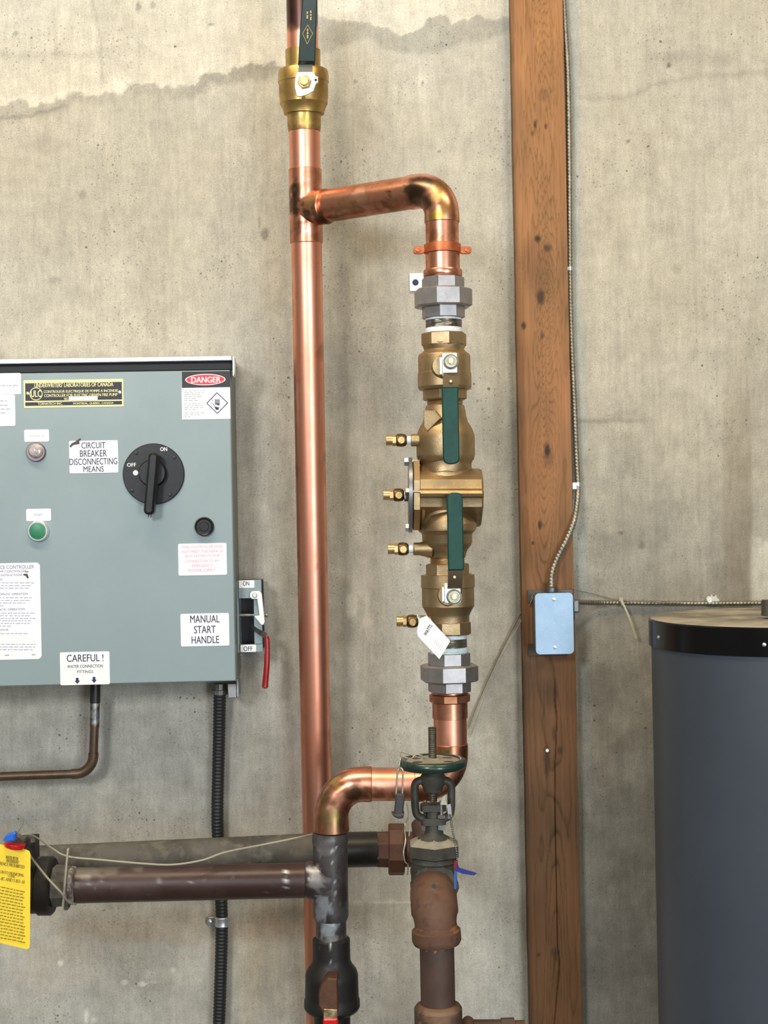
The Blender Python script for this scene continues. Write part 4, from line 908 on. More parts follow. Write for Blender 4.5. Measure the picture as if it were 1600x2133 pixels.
# hang tag
ZT = 2.19
pts = [(890, 1282), (938, 1336), (914.5, 1373), (871, 1325), (869, 1316), (872, 1300), (878, 1287)]
o0 = P(903, 1326, ZT); kk = ZT / F
tg = thing('hang_tag', 'white paper hang tag tilted over the lower threaded nipple', 'tag', P(903, 1373, ZT))
nT = (FR + RT * -.1).normalized(); uT = nT.cross(UP) * -1
card = M().prism([((x - 903) * kk, (1326 - y) * kk) for x, y in pts], o0, uT, UP, nT, 0, .0006).build('card', WHITE, tg, 0)
TP = Plane(903, 1326, ZT - .0006); TP.u = uT; TP.n = nT
mm = M(); mm.text('WATTS', TP, 882 - 3, 1313 - 14 + 10, 882 + 22, 1313 + 6 - 4 + 1, off=.0006, bold=.05, rot=math.radians(56)); mm.build('lettering', BLACKINK, tg, 0)
mm = M()
dv = Vector((math.cos(math.radians(56)), math.sin(math.radians(56)))); nv = Vector((dv.y, -dv.x))
for i in range(7):
    cc_ = Vector((907 + i * 3.0, -(1336 + i * 3.6)))
    Lh = 6 - (i % 3)
    quad = [((cc_ + dv * s1 * Lh + nv * s2 * .45) - Vector((903, -1326))) * kk for s1, s2 in ((-1, -1), (1, -1), (1, 1), (-1, 1))]
    mm.prism([(a.x, a.y) for a in quad], o0, uT, UP, nT, .0005, .0008)
mm.build('small_print', PALEINK, tg, 0)
M().tube(smoothpath([P(876, 1294, ZT + .004), P(870, 1285, ZT + .02), P(872, 1281, ZT + .05), P(878, 1300, ZT + .05), P(876, 1304, ZT + .006)], 6), .0011, 8).build('string', TAPE, tg)

# ------------------------------------------------------------------ top ball valve on the riser
tv = thing('ball_valve', 'aged brass ball valve with a dark green lever at the top of the copper riser', 'valve', riser(275))
kr = (riser(180) - CAM).y / F
def pr2(pts, seg=56, mm=None): return (mm or M()).lathe([(riser(y), r * kr) for y, r in pts], seg)
mm = pr2([(104, 31), (105, 36.5), (140, 36), (141, 38), (146, 50), (152, 52.5), (172, 53), (173, 51.5), (203, 51), (208, 50), (216, 50), (220, 48), (226, 45), (234, 42.5), (238, 42), (239, 35)])
mm.build('body', OLD_BRASS, tv, 26)
o = pr2([(236, 34), (238, 35.5), (262, 35), (274, 33.5), (275, 31)]).build('solder_cup', OLD_BRASS, tv, 26)
paint(o, [((640, 248), 12, (0.75, 0.62, 0.15), .8), ((655, 255), 10, (.45, .25, .12), .7), ((625, 245), 10, (.5, .4, .12), .6), ((632, 268), 16, (0.22, 0.09, 0.05), .7), ((660, 268), 10, (0.2, 0.08, 0.05), .7)], 3, 120, .8)
zf = 2.315; kk = zf / F
pts = [(619, 150), (655, 150), (657, 158), (663, 161), (663, 172), (658, 176), (653, 190), (641, 197), (627, 201), (618, 200), (614, 180), (616, 160)]
M().prism([((x - 637) * kk, (176 - y) * kk) for x, y in pts], P(637, 176, zf), RT, UP, FR, -.0015, .0012, .0004).build('stop_plate', ZINC, tv, 20)
c_ = P(634, 172, zf); M().lathe([(c_, 15 * kk), (c_ + FR * .005, 14.5 * kk), (c_ + FR * .006, 13.5 * kk), (c_ + FR * .006, 9 * kk)], 6, .2).build('nut', BRASS, tv, 20)
M().lathe([(c_ - FR * .04, 8 * kk), (c_ + FR * .010, 9.5 * kk), (c_ + FR * .0115, 8.5 * kk)], 24).build('stem', mat('pale_brass', (0.80, 0.68, 0.36), .3, .9), tv)
c_ = P(658, 167, zf); M().lathe([(c_, .0022), (c_ + FR * .002, .002)], 12).build('stop_pin', BLACK, tv)
c_ = P(633, 207, 2.345); M().lathe([(c_ - FR * .01, .0035), (c_ + FR * .01, .0033), (c_ + FR * .011, .002)], 12).build('stop_post', BRASS, tv)
M().prism([((x) * kk, y * kk) for x, y in ((-16, -12), (14, -12), (14, 14), (-14, 14))], P(637, 142, zf + .001), RT, UP, FR, -.0012, .001).build('handle_arm', mat('dark_grey_arm', (0.12, 0.12, 0.10), .5, .6), tv, 20)
mm = M(); R_ = []
for y, xa, xb, z in ((135, 621, 656, zf + .001), (128, 621.5, 657, zf - .004), (60, 625, 659, zf - .018), (0, 631, 661, zf - .028), (-60, 636, 664, zf - .036)):
    h_ = .0035; a, b2 = P(xa, y, z), P(xb, y, z)
    R_.append([a + FR * h_ + RT * .0015, b2 + FR * h_ - RT * .0015, b2 + FR * (h_ - .0015), b2 - FR * h_, a - FR * h_, a + FR * (h_ - .0015)])
mm.rings(R_); sl = mm.build('handle_sleeve', GREEN_DK, tv, 30, label='dark green handle with gold diamond mark')
def hp(x, y): 
    z = zf - .004 - (128 - y) * .00020588; return P(x, y, z - .0042)
mm = M()
Q = [(641, 52), (651.5, 70), (640, 92), (630.5, 70)]
for i in range(4): mm.tube([hp(*Q[i]), hp(*Q[(i + 1) % 4])], .0005, 6)
mm.build('diamond_mark', GOLDINK, sl, 0)
mm = M(); HPn = Plane(641, 71, 2.30 - .0052)
def vtext(body, x0, y0, x1, y1):
    V, Fc = text_geo(body); mn = V.min(0); mx = V.max(0); out = []
    for a, b_ in V:
        s_ = (a - mn[0]) / (mx[0] - mn[0]); h_ = (b_ - mn[1]) / (mx[1] - mn[1])
        out.append(hp(x0 + (x1 - x0) * h_, y0 + (y1 - y0) * s_))
    mm.add(out, Fc)
for x0, y0, y1 in ((640.8, 60, 65), (640.8, 66.5, 71), (640.8, 72.5, 80), (640.2, 24, 29), (640.2, 31, 39), (647.5, 22, 27), (647.5, 29, 33), (647.5, 35, 42)):   # worn, unreadable gold print
    mm.add([hp(x0 - 1.6, y0), hp(x0 + 1.6, y0), hp(x0 + 1.6, y1), hp(x0 - 1.6, y1)], [(0, 1, 2, 3)])
mm.build('worn_print', GOLDINK, sl, 0)

# ------------------------------------------------------------------ lower copper offset
tl_ = thing('copper_offset', 'lower copper offset with two elbows behind the green handwheel', 'pipe', P(688, 1738, ZA))
mm = M(); nut(mm, 1444, 1463, 42.5, 10, 0, 2.5); mm.lathe([(AX(1440), 37 * k), (AX(1446), 37 * k)], 40); prof(mm, [(1458, 35), (1461, 36.8), (1495, 36.8), (1496, 34)]); ad = mm.build('adapter', COPPER_TARN, tl_, 24)
paint(ad, [((940, 1453), 20, (0.42, 0.20, 0.08), .7), ((915, 1453), 14, (.35, .13, .06), .7), ((962, 1480), 12, DKCU, .6), ((915, 1480), 14, HAZE, .6), ((938, 1488), 8, (.6, .3, .12), .6)], 9, 80, .8)
q1 = AX(1548); c1 = AX(1633); hl_ = P(700, 1633.5, ZA); c2 = P(689, 1633.5, ZA)
M().lathe([(AX(1494), RA), (AX(1552), RA)], 48).build('pipe', COPPER, tl_)
d_l = (c2 - c1).normalized(); RB1 = .047
a1 = AX(1633) + UP * RB1; b1 = c1 + d_l * RB1
e1_ = elbow(a1, c1, b1, RC + .0016, (.018, .012)).build('elbow', COPPER_TARN, tl_)
paint(e1_, [((935, 1562), 16, HAZE, .7), ((940, 1557), 5, BURN, .8), ((966, 1572), 14, DKCU, .85), ((950, 1580), 10, (.5, .25, .15), .6), ((900, 1630), 24, HAZE, .7), ((866, 1622), 10, (.9, .62, .36), .6), ((955, 1630), 16, BURN, .6), ((870, 1655), 14, DKCU, .6)], 11, 80, .8)
b0 = c2 - d_l * .052; 
o = M().lathe([(b1 + d_l * .01, RC), (b0 - d_l * .008, RC)], 48, sub=.006).build('pipe', COPPER, tl_)
paint(o, [((790, 1655), 14, DKCU, .8), ((830, 1658), 18, DKCU, .6), ((800, 1605), 20, (.6, .25, .15), .4), ((782, 1645), 6, BURN, .6)], 12, 80, .8)
dwn = (P(691, 1735, ZA) - c2).normalized(); b3 = c2 + dwn * .052
e2_ = elbow(b0, c2, b3, RC + .0018, (.014, .024)).build('elbow', COPPER_TARN, tl_)
paint(e2_, [((740, 1650), 22, BURN, .9), ((715, 1640), 16, (.25, .11, .05), .9), ((765, 1650), 14, DKCU, .8), ((765, 1610), 16, (.5, .2, .12), .5), ((695, 1628), 13, (.8, .5, .14), .7), ((675, 1660), 14, (.35, .18, .09), .8), ((715, 1615), 10, (.3, .2, .12), .6), ((690, 1670), 12, (.2, .09, .05), .7), ((688, 1705), 26, (0.42, 0.29, 0.13), .85), ((700, 1695), 10, (.55, .42, .15), .7), ((712, 1720), 12, (0.35, .20, .09), .8), ((665, 1715), 12, (.5, .22, .12), .6), ((690, 1683), 8, (.85, .42, .3), .7)], 13, 80, .8)

# ------------------------------------------------------------------ dark tee, brown header, lower valve
tt = thing('pipe_tee', 'grey coated iron tee under the lower copper elbow', 'pipe tee', P(692, 1915, ZA))
BX = lambda y: P(687.5 + (y - 1740) * .012, y, ZA)
mm = M(); mm.lathe([(BX(y), r * k) for y, r in ((1733, 32), (1734, 36.5), (1752, 37.5), (1756, 36), (1908, 37), (1914, 35), (1916, 30))], 44, sub=.006)
hc = P(690, 1832, ZA); hd = (P(150, 1844.5, 2.245) - hc).normalized()
mm.lathe([(hc, RC + .003), (hc - hd * -.036, RC + .003), (hc + hd * .040, RC + .0022), (hc + hd * .044, RC)], 44, sub=.005)
o = mm.build('tee_body', GREYTEE, tt, 30)
paint(o, [((675, 1765), 22, (.15, .14, .14), .7), ((700, 1765), 3.5, (.75, .8, .82), .95), ((696, 1775), 3, (.6, .65, .66), .9), ((692, 1795), 3, (.5, .52, .52), .8), ((655, 1818), 14, (.36, .34, .33), .9), ((642, 1810), 7, (.45, .43, .42), .8), ((660, 1845), 16, (.22, .20, .19), .8), ((698, 1840), 3.5, (.5, .55, .55), .9), ((696, 1860), 3, (.55, .6, .6), .9), ((695, 1878), 3, (.5, .5, .42), .8), ((675, 1885), 20, (.22, .24, .26), .85), ((665, 1905), 16, (.20, .21, .23), .8), ((715, 1860), 22, (.035, .022, .022), .9), ((715, 1800), 14, (.05, .04, .04), .8), ((682, 1830), 10, (.05, .045, .045), .7)], 15, 90, .8)
mm = M().lathe([(BX(y), r * k) for y, r in ((1912, 30), (1916, 32), (1955, 32))], 40, sub=.006); o = mm.build('nipple', GREYTEE, tt)
paint(o, [((685, 1935), 20, (.27, .30, .32), .9), ((660, 1940), 8, (.05, .03, .03), .9), ((712, 1935), 8, (.05, .045, .05), .9), ((697, 1940), 4, (.07, .07, .08), .8)], 16, 110, .6)
th_ = thing('header_pipe', 'dark brown oxidised horizontal pipe joining the grey iron tee', 'pipe', P(400, 1874, ZA))
o = M().lathe([(hc + hd * .043, 36 * k), (P(150, 1844.5, 2.245), 36 * k)], 44, sub=.01).build('pipe', BROWNPIPE, th_)
paint(o, [((598, 1815), 5, (.6, .6, .6), .9), ((598, 1835), 4.5, (.6, .6, .6), .9), ((598, 1850), 4, (.4, .4, .4), .8), ((178, 1815), 26, (.17, .155, .13), .85), ((230, 1812), 24, (.15, .14, .115), .7), ((400, 1838), 5, (.35, .32, .3), .6), ((330, 1835), 6, (.3, .27, .25), .5), ((290, 1810), 12, (.16, .15, .13), .6), ((560, 1860), 5, (.2, .25, .26), .7)], 17, 90, .7)
# lower valve
tw = thing('ball_valve', 'black iron ball valve at the bottom with a rusty lever', 'valve', P(692, 2170, ZA))
mm = M().lathe([(BX(y), r * k) for y, r in ((1952, 33), (1956, 39), (2000, 39.5), (2010, 44), (2020, 52), (2030, 55), (2078, 56), (2082, 58), (2096, 58.5), (2102, 55), (2110, 44), (2111, 38), (2170, 38))], 48, sub=.006); o = mm.build('body', DARKIRON, tw, 28)
paint(o, [((684, 1958), 14, (.16, .17, .18), .8), ((688, 1966), 4, (.6, .6, .58), .95), ((688, 1974), 3, (.6, .6, .58), .9), ((688, 1981), 2, (.6, .6, .58), .9), ((667, 1975), 2.5, (.3, .3, .3), .8), ((667, 1988), 2, (.3, .3, .3), .8), ((688, 2003), 3, (.4, .4, .38), .7)], 18, 200, .4)
zl = 2.205; kk = zl / F
pts = [(684, 2036), (703, 2038), (704, 2110), (675, 2112), (664, 2092), (664, 2068), (672, 2048)]
M().prism([((x - 684) * kk, (2075 - y) * kk) for x, y in pts], P(684, 2075, zl), RT, UP, FR, -.03, .004, .0015).build('lever_arm', RUSTCU, tw, 24)
M().prism([((x - 688) * kk, (2115 - y) * kk) for x, y in ((675, 2100), (703, 2102), (703, 2125), (674, 2125))], P(688, 2115, zl - .002), RT, UP, FR, -.004, .004, .001).build('lever_neck', mat('worn_yellow_zinc', (.45, .38, .20), .4, .5, (.16, .08, .05), 120), tw, 24)
M().prism(rrect(31 * kk, 60 * kk, 3 * kk), P(689, 2150, zl - .003), RT, UP, FR, -.005, .006, .002).build('lever_sleeve', REDPL, tw, 24)

# ------------------------------------------------------------------ rear horizontal pipe with rusty union
tq = thing('rear_pipe', 'dusty grey horizontal pipe running behind the brown header pipe', 'pipe', P(400, 1800, 2.40))
bp0 = P(-60, 1806, 2.35); bp1 = P(722, 1770, 2.415)
M().lathe([(bp0, .0305), (bp1, .0305)], 44, sub=.01).build('pipe', DUSTPIPE, tq)
bdir = (bp1 - bp0).normalized()
bp2 = P(785, 1768.5, 2.42)
M().lathe([(bp1, .0302), (bp2, .0302)], 44).build('painted_end', BLACKPIPE, tq, label='black painted end section')
tu = thing('rusty_union', 'rust brown iron union at the right end of the rear pipe', 'pipe union', P(825, 1822, 2.42))
kk = 2.42 / F
fx = lambda x: P(x, 1769, 2.42)
M().lathe([(fx(783), 34 * kk), (fx(786), 37 * kk), (fx(812), 38 * kk)], 8, .3).build('hex_end', RUSTCU, tu, 20)
M().lathe([(fx(809), 50 * kk), (fx(812), 53 * kk), (fx(840), 53 * kk), (fx(843), 50 * kk)], 10, .2).build('union_nut', RUSTCU, tu, 20)
M().lathe([(fx(843), 36 * kk), (fx(905), 36 * kk)], 24).build('pipe_end', RUSTCU, tu)
M().box(P(888, 1732, 2.42), 30 * kk, .03, 26 * kk, .002).build('lug', RUSTCU, tu, 20)

# ------------------------------------------------------------------ left meter coupling
tm = thing('grooved_coupling', 'dark iron coupling and reducer behind the yellow tag', 'coupling', P(90, 1905, 2.235))
gx = lambda x: P(x, 1846 - x * .01, 2.235); kk = 2.235 / F
mm = M(); mm.lathe([(gx(-80), 60 * kk), (gx(58), 60 * kk), (gx(62), 56 * kk), (gx(84), 56 * kk)], 44); mm.build('meter_body', DARKIRON, tm, 28)
o = M().lathe([(gx(82), 56 * kk), (gx(84), 60 * kk), (gx(108), 60 * kk), (gx(112), 56 * kk)], 44).build('collar', DARKIRON, tm, 28)
mm = M(); mm.lathe([(gx(112), 42 * kk), (gx(114), 44 * kk), (gx(144), 41 * kk), (gx(148), 37 * kk)], 8, .35); mm.build('reducer', DUSTPIPE, tm, 24)
M().lathe([(gx(147), 38 * kk), (gx(149), 39.5 * kk), (gx(154), 39 * kk), (gx(157), 36.5 * kk)], 40).build('white_ring', mat('white_joint_compound', (.36, .36, .35), .5, 0, (.10, .07, .06), 70, .4, .6), tm)
M().box(P(60, 1765, 2.20), 34 * kk, .03, 46 * kk, .003).build('bolt_lug', DARKIRON, tm, 24)
c_ = P(66, 1748, 2.19); M().lathe([(c_ - UP * .004, 9 * kk), (c_ + UP * .005, 9 * kk), (c_ + UP * .006, 7 * kk)], 6).build('lug_bolt', DUSTPIPE, tm, 20)
M().lathe([(P(138, 1846, 2.235) - UP * .034 + FR * .004, .004), (P(138, 1846, 2.235) - UP * .034 - FR * .01, .004)], 10).build('screw', DUSTPIPE, tm)
# yellow tag with seals
ZY = 2.10; kk = ZY / F
ty = thing('yellow_tag', 'yellow municipal notice card hanging at the lower left', 'tag', P(10, 1980, ZY))
pts = [(-90, 1733), (-60, 1738), (0, 1758), (55, 1772), (62, 1776), (64, 1783), (59, 1970), (57.5, 1978), (52, 1980), (0, 1964), (-90, 1942)]
nY = (FR + RT * .12).normalized(); uY = UP.cross(nY)
M().prism([((x) * kk, (1870 - y) * kk) for x, y in pts], P(0, 1870, ZY), uY, UP, nY, 0, .0008).build('card', YELLOW, ty, 0)
YP = Plane(0, 1870, ZY - .0009); YP.n = nY; YP.u = uY
mm = M(); rt = math.radians(-12)
for s_, a in (('WATER METER', (12, 1784, 38, 1791)), ('WATERFRONT', (13, 1791.5, 39, 1798)), ('INTERFERENCE PROHIBITED', (-22, 1797, 51, 1804)), ('TORONTO MUNICIPAL', (-12, 1815.5, 50, 1822)), ('CODE', (17, 1822.5, 31, 1828)), ('S 851-8C AND S 851-10', (-14, 1829, 51, 1836))):
    mm.text(s_, YP, *a, off=.0008, bold=.02, rot=rt)
mm.build('lettering', YINK, ty, 0)
mm = M()
for i in range(17):
    y = 1852 + i * 6.6; x = -66
    while x < 49:
        w_ = rnd.uniform(3, 9); yy_ = y + (x - 20) * .20
        c_ = YP.pt(min(x + w_ / 2, 48), yy_, .0009); d = (uY * math.cos(rt) + UP * math.sin(rt)); mm.box(c_, w_ * kk, .0002, 2.2 * kk, u=d, v=nY.cross(d), n=nY); x += w_ + 2
mm.build('small_print', YINK, ty, 0)
ts_ = thing('meter_seal', 'red and blue plastic seal sitting above the yellow tag', 'seal', P(28, 1772, 2.09))
kk = 2.09 / F
M().lathe([(P(30, 1767, 2.10) , 14 * kk), (P(30, 1765, 2.10), 20 * kk), (P(30, 1760, 2.10), 22 * kk), (P(32, 1756, 2.10), 21 * kk)], 32).build('red_cap', REDPL, ts_, 50)
M().lathe([(P(31, 1757, 2.10), 17 * kk), (P(33, 1750, 2.11), 19 * kk), (P(34, 1748, 2.11), 15 * kk)], 28).build('grey_cap', DUSTPIPE, ts_)
M().prism([(-12 * kk, -4 * kk), (-6 * kk, 5 * kk), (10 * kk, 10 * kk), (13 * kk, 8 * kk), (11 * kk, -7 * kk), (-6 * kk, -10 * kk), (-12 * kk, -7 * kk)], P(21, 1743, 2.08), RT, UP, FR, -.006, .006, .002).build('blue_cap', BLUE, ts_, 24)
M().tube(smoothpath([P(42, 1752, 2.10), P(54, 1744, 2.12), P(60, 1752, 2.15), P(54, 1762, 2.17)], 6), .003, 10).build('seal_loop', DUSTPIPE, ts_)
# cords
zc = 2.165
M().tube(smoothpath([P(34, 1742, 2.12), P(58, 1738, 2.14), P(82, 1748, 2.18), P(110, 1768, 2.20), P(142, 1784, 2.205), P(210, 1791, 2.21), P(300, 1799, 2.215), P(360, 1801, 2.215), P(420, 1792, 2.225), P(470, 1775, 2.24), P(540, 1761, 2.28), P(600, 1749, 2.30), P(652, 1738, 2.33)], 8), .0015, 8).build('cord', TWINE, None, label='long tan cord drooping along the horizontal pipes', cat='cord')
M().tube(smoothpath([P(58, 1776, 2.12), P(75, 1799, 2.15), P(100, 1830, 2.155), P(128, 1860, 2.165), P(142, 1878, 2.19), P(158, 1884, 2.22)], 8), .0017, 8).build('wire', TWINE, None, label='diagonal wire crossing the dark coupling beside the yellow tag', cat='wire')
M().tube(smoothpath([P(143, 1768, 2.19), P(141, 1775, 2.185), P(136, 1830, 2.185), P(131, 1888, 2.20)], 6), .0018, 6).build('cable_tie', TWINE, None, label='upright tan tie around the brown pipe by the coupling', cat='cable tie')
M().tube(smoothpath([P(49, 1705, 2.59), P(48, 1716, 2.57), P(38, 1733, 2.4), P(30, 1742, 2.14)], 6), .0005, 6).build('wire', WIRE, None, label='thin loose wire above the red and blue seal', cat='wire')

# ------------------------------------------------------------------ small tube and black conduit below the cabinet
tz = thing('drain_tube', 'small brown bent tube coming down from the cabinet bottom', 'tube', P(197, 1618, 2.54))
Zs = 2.545; ks = Zs / F
a, c_, b2 = P(194.5, 1575, Zs), P(193.5, 1611, Zs), P(158, 1612, Zs)
o = M().tube([P(198, 1440, Zs), P(197.5, 1470, Zs), P(196.5, 1520, Zs)] + bendpath(a, c_, b2, 10) + [P(100, 1614, Zs), P(40, 1616, Zs), P(-60, 1620, Zs)], 9.2 * ks, 20).build('tube', DULLBROWN, tz)
M().lathe([(P(198.3, 1424, Zs), 11 * ks), (P(198, 1464, Zs), 11 * ks)], 20).build('fitting', BLACKPIPE, tz)
o = M().lathe([(P(198, 1462, Zs), 10 * ks), (P(197, 1515, Zs), 10 * ks)], 20, sub=.003).build('corroded_sleeve', DULLBROWN, tz); paint(o, [(P(199, 1468, Zs - .01), .008, (.45, .48, .45), .9), (P(197, 1490, Zs - .01), .007, (.5, .5, .47), .9), (P(200, 1505, Zs - .01), .006, (.5, .5, .47), .9), (P(205, 1490, Zs), .012, (.12, .17, .18), .8)], 20, 200)
a_, b_ = bendpath(a, c_, b2, 10), None
M().tube([P(194.6, 1568, Zs)] + a_ + [P(150, 1612.3, Zs)], [10.6 * ks] * 13, 20).build('elbow', DULLBROWN, tz)
tk = thing('black_conduit', 'black corrugated conduit running down the wall from the cabinet', 'conduit', P(456, 2160, 2.57))
Zc = 2.575; kc = Zc / F
pth = resample(smoothpath([P(458, 1440, 2.56), P(456, 1550, Zc), P(453, 1680, Zc), P(454, 1740, Zc), P(459, 1830, Zc), P(462, 1920, Zc), P(460, 2020, Zc), P(455, 2170, Zc)], 10), .0016)
M().tube(pth, 0, 20, rf=lambda L_, a_: (12.6 + .8 * math.cos(2 * math.pi * L_ / .0064)) * kc).build('jacket', CONDUIT, tk, 60)
M().lathe([(P(458, 1424, 2.56), 14 * kc), (P(458, 1436, 2.56), 14 * kc), (P(458, 1437, 2.56), 17 * kc), (P(458, 1446, 2.56), 16.5 * kc)], 12).build('connector', mat('dull_zinc', (.17, .165, .15), .5, .6), tk, 20)
tc_ = thing('pipe_clamp', 'silver one ear clamp holding the black conduit to the wall', 'clamp', P(455, 1930, 2.56))
M().lathe([(P(463, 1909, Zc), 14 * kc), (P(463, 1911, Zc), 15.2 * kc), (P(463, 1916, Zc), 14.2 * kc), (P(463, 1922, Zc), 14.2 * kc), (P(463, 1927, Zc), 15.2 * kc), (P(463, 1929, Zc), 14 * kc)], 28).build('saddle', GALV, tc_)
M().prism(rrect(22 * kc, 19 * kc, 7 * kc), P(441, 1919, 2.595), RT, UP, FR, -.002, .002, .0006).build('ear', STEEL, tc_, 30)
M().ball(P(437.5, 1920, 2.588), 6 * kc, 14, (1, .6, 1)).build('screw', GALV, tc_, 60)

# ------------------------------------------------------------------ gate valve
ZG = 2.16; kg = ZG / F
gvx = lambda y: 902 + (y - 1640) * .012
G = lambda y, dx=0.0, dz=0.0: P(gvx(y) + dx, y, ZG + dz)
tgv = thing('gate_valve', 'grey cast iron gate valve with green handwheel and rising stem', 'valve', G(1860))
pth = [G(1515 + i * 1.0) for i in range(0, 155)]
M().tube(pth, 0, 18, rf=lambda L_, a_: (8.0 + 1.0 * abs(2 * ((L_ / .0030 + a_ / (2 * math.pi)) % 1) - 1)) * kg).build('stem', STEM, tgv)
wc_ = G(1590); R0 = 63 * kg
hw = M().torus(wc_, R0 - 1 * kg, 9.0 * kg, UP, 64, 16, 1.15).build('handwheel', WHEEL, tgv, 60, label='dark green handwheel')
mm = M().lathe([(wc_ - UP * 5 * kg, 46 * kg), (wc_ - UP * 4 * kg, 60 * kg), (wc_ + UP * 6.5 * kg, 62 * kg), (wc_ + UP * 6.8 * kg, 40 * kg), (wc_ + UP * 8 * kg, 14 * kg)], 40)
mm.build('wheel_web', DUST, hw)
for a in (35, 145, 215, 325):
    d = Vector((math.cos(math.radians(a)), math.sin(math.radians(a)), 0)); c_ = wc_ + d * 38 * kg + UP * 6.6 * kg
    mm = M(); R_ = [[c_ + Vector((11 * kg * math.cos(t), 8 * kg * math.sin(t), h * .6)) for t in [2 * math.pi * i / 20 for i in range(20)]] for h in (-.001, .0008)]
    mm.rings(R_); mm.build('wheel_opening', DARKIRON, hw)
M().lathe([(wc_ + UP * 5 * kg, 20 * kg), (wc_ + UP * 9 * kg, 17 * kg), (wc_ + UP * 11 * kg, 12 * kg)], 6).build('wheel_nut', DUST, tgv, 20)
mm = M(); mm.lathe([(G(1597), 22 * kg), (G(1612), 23 * kg), (G(1620), 28 * kg), (G(1632), 26 * kg), (G(1640), 21 * kg), (G(1648), 19 * kg)], 28); mm.build('yoke_hub', IRONGREY, tgv)
mm = M()
for sg in (-1, 1):
    path = smoothpath([G(1624, sg * 14), G(1627, sg * 30), G(1636, sg * 37.5), G(1660, sg * 38), G(1684, sg * 37), G(1698, sg * 33), G(1706, sg * 20)], 6)
    R_ = []
    n_ = len(path)
    for i, p in enumerate(path):
        T_ = (path[min(i + 1, n_ - 1)] - path[max(i - 1, 0)]).normalized(); s2 = T_.cross(FR).normalized(); wd = 8.3 * kg
        ring = []
        for j in range(12):
            a = 2 * math.pi * j / 12; ring.append(p + s2 * wd * math.cos(a) + FR * 14 * kg * math.sin(a))
        R_.append(ring)
    mm.rings(R_)
mm.build('yoke', IRONGREY, tgv, 50)
mm = M(); mm.prism(rrect(54 * kg, 34 * kg, 12 * kg), G(1681), RT, Vector((0, 1, 0)), UP, -7 * kg, 7 * kg, .001); mm.build('gland_flange', IRONGREY, tgv, 24)
mm = M(); mm.prism(rrect(52 * kg, 40 * kg, 12 * kg), G(1709), RT, Vector((0, 1, 0)), UP, -7 * kg, 7 * kg, .001)
mm.lathe([(G(1683), 14 * kg), (G(1704), 15 * kg)], 20); mm.lathe([(G(1714), 16 * kg), (G(1730), 17 * kg), (G(1738), 22 * kg), (G(1745), 34 * kg)], 28); mm.build('stuffing_box', IRONGREY, tgv, 30)
for sg, zz in ((1, -.011), (-1, .016)):
    b0_ = G(1668, sg * 17, zz)
    M().lathe([(b0_, .0028), (G(1728, sg * 17, zz), .0028)], 12).build('gland_bolt', STEEL, tgv)
    M().lathe([(G(1697, sg * 17, zz), .0065), (G(1704, sg * 17, zz), .0065)], 6).build('gland_nut', STEEL, tgv, 20)
    M().lathe([(G(1718, sg * 17, zz), .0062), (G(1728, sg * 17, zz), .0062)], 6).build('gland_nut', GALV, tgv, 20)
mm = M(); mm.lathe([(G(1757), 58 * kg), (G(1780), 58 * kg), (G(1783), 52 * kg), (G(1784), 48 * kg)], 6, 0.0); mm.build('bonnet_hex', IRONGREY, tgv, 20)
M().lathe([(G(1756.8), 56.5 * kg), (G(1752), 50 * kg), (G(1744), 33 * kg), (G(1740), 22 * kg)][::-1], 6, 0.0).build('bonnet_top', DUST, tgv, 20, label='dust covered bonnet top')
mm = M(); mm.lathe([(G(1783), 46 * kg), (G(1792), 50 * kg), (G(1796), 48 * kg), (G(1850), 48 * kg), (G(1870), 42 * kg), (G(1886), 30 * kg)], 40)
cb = G(1838)
mm.lathe([(cb, 50 * kg), (cb + FR * .034, 50 * kg)], 8, math.pi / 8 * 0); mm.lathe([(cb, 40 * kg), (cb - FR * .05, 40 * kg), (cb - FR * .052, 48 * kg), (cb - FR * .08, 48 * kg)], 8)
mm.build('valve_body', IRONGREY, tgv, 24)
# short run behind the valve up to the rear pipe
tn = thing('rear_nipple', 'rust brown short pipe behind the gate valve body', 'pipe', cb + Vector((0, .15, -.05)))
e_b = cb + Vector((0, .083, 0)); M().tube([e_b, cb + Vector((0, .17, 0)), cb + Vector((0, .205, .010)), cb + Vector((-.004, .232, .04))], .0265, 24).build('pipe', RUSTPIPE, tn)
# rusty elbow and pipe in the foreground
ZE = 2.065; ke = ZE / F
te = thing('rusty_elbow', 'rust brown iron elbow turning down in front of the gate valve', 'pipe elbow', P(910, 1966, ZE))
ce = P(905, 1884, ZE); back = Vector((ce.x, cb.y + FR.y * .033, ce.z))
rE = 50 * ke
a = ce + Vector((0, .040, 0)); dnn = (P(910, 1960, ZE) - ce).normalized(); b2 = ce + dnn * .030
pth = [Vector((ce.x, back.y, ce.z))] + [a + Vector((0, .002, 0))] + bendpath(a + Vector((0, 0, 0)), ce, ce + dnn * .040, 16) + [P(909, 1936, ZE)]
mm = M().tube(pth, [49 * ke] * 2 + [49.5 * ke] * 10 + [47 * ke, 45.5 * ke, 44.5 * ke, 44 * ke, 44 * ke, 44 * ke, 44 * ke] + [45 * ke], 44)
o = mm.build('elbow', RUST, te, 50)
pE = lambda y: P(905 + (y - 1872) * .055 if y < 1960 else 910 + (y - 1960) * .02, y, ZE)
o = M().lathe([(pE(1926), 44 * ke), (pE(1935), 46 * ke), (pE(1937), 51 * ke), (pE(1958), 51.5 * ke), (pE(1965), 48 * ke), (pE(1966), 38 * ke)], 44, sub=.003).build('collar', RUST, te)
paint(o, [((885, 1931), 18, (.30, .11, .03), .75), ((910, 1933), 18, (.32, .12, .035), .8), ((940, 1930), 16, (.30, .11, .03), .75)], 22, 120, .5)
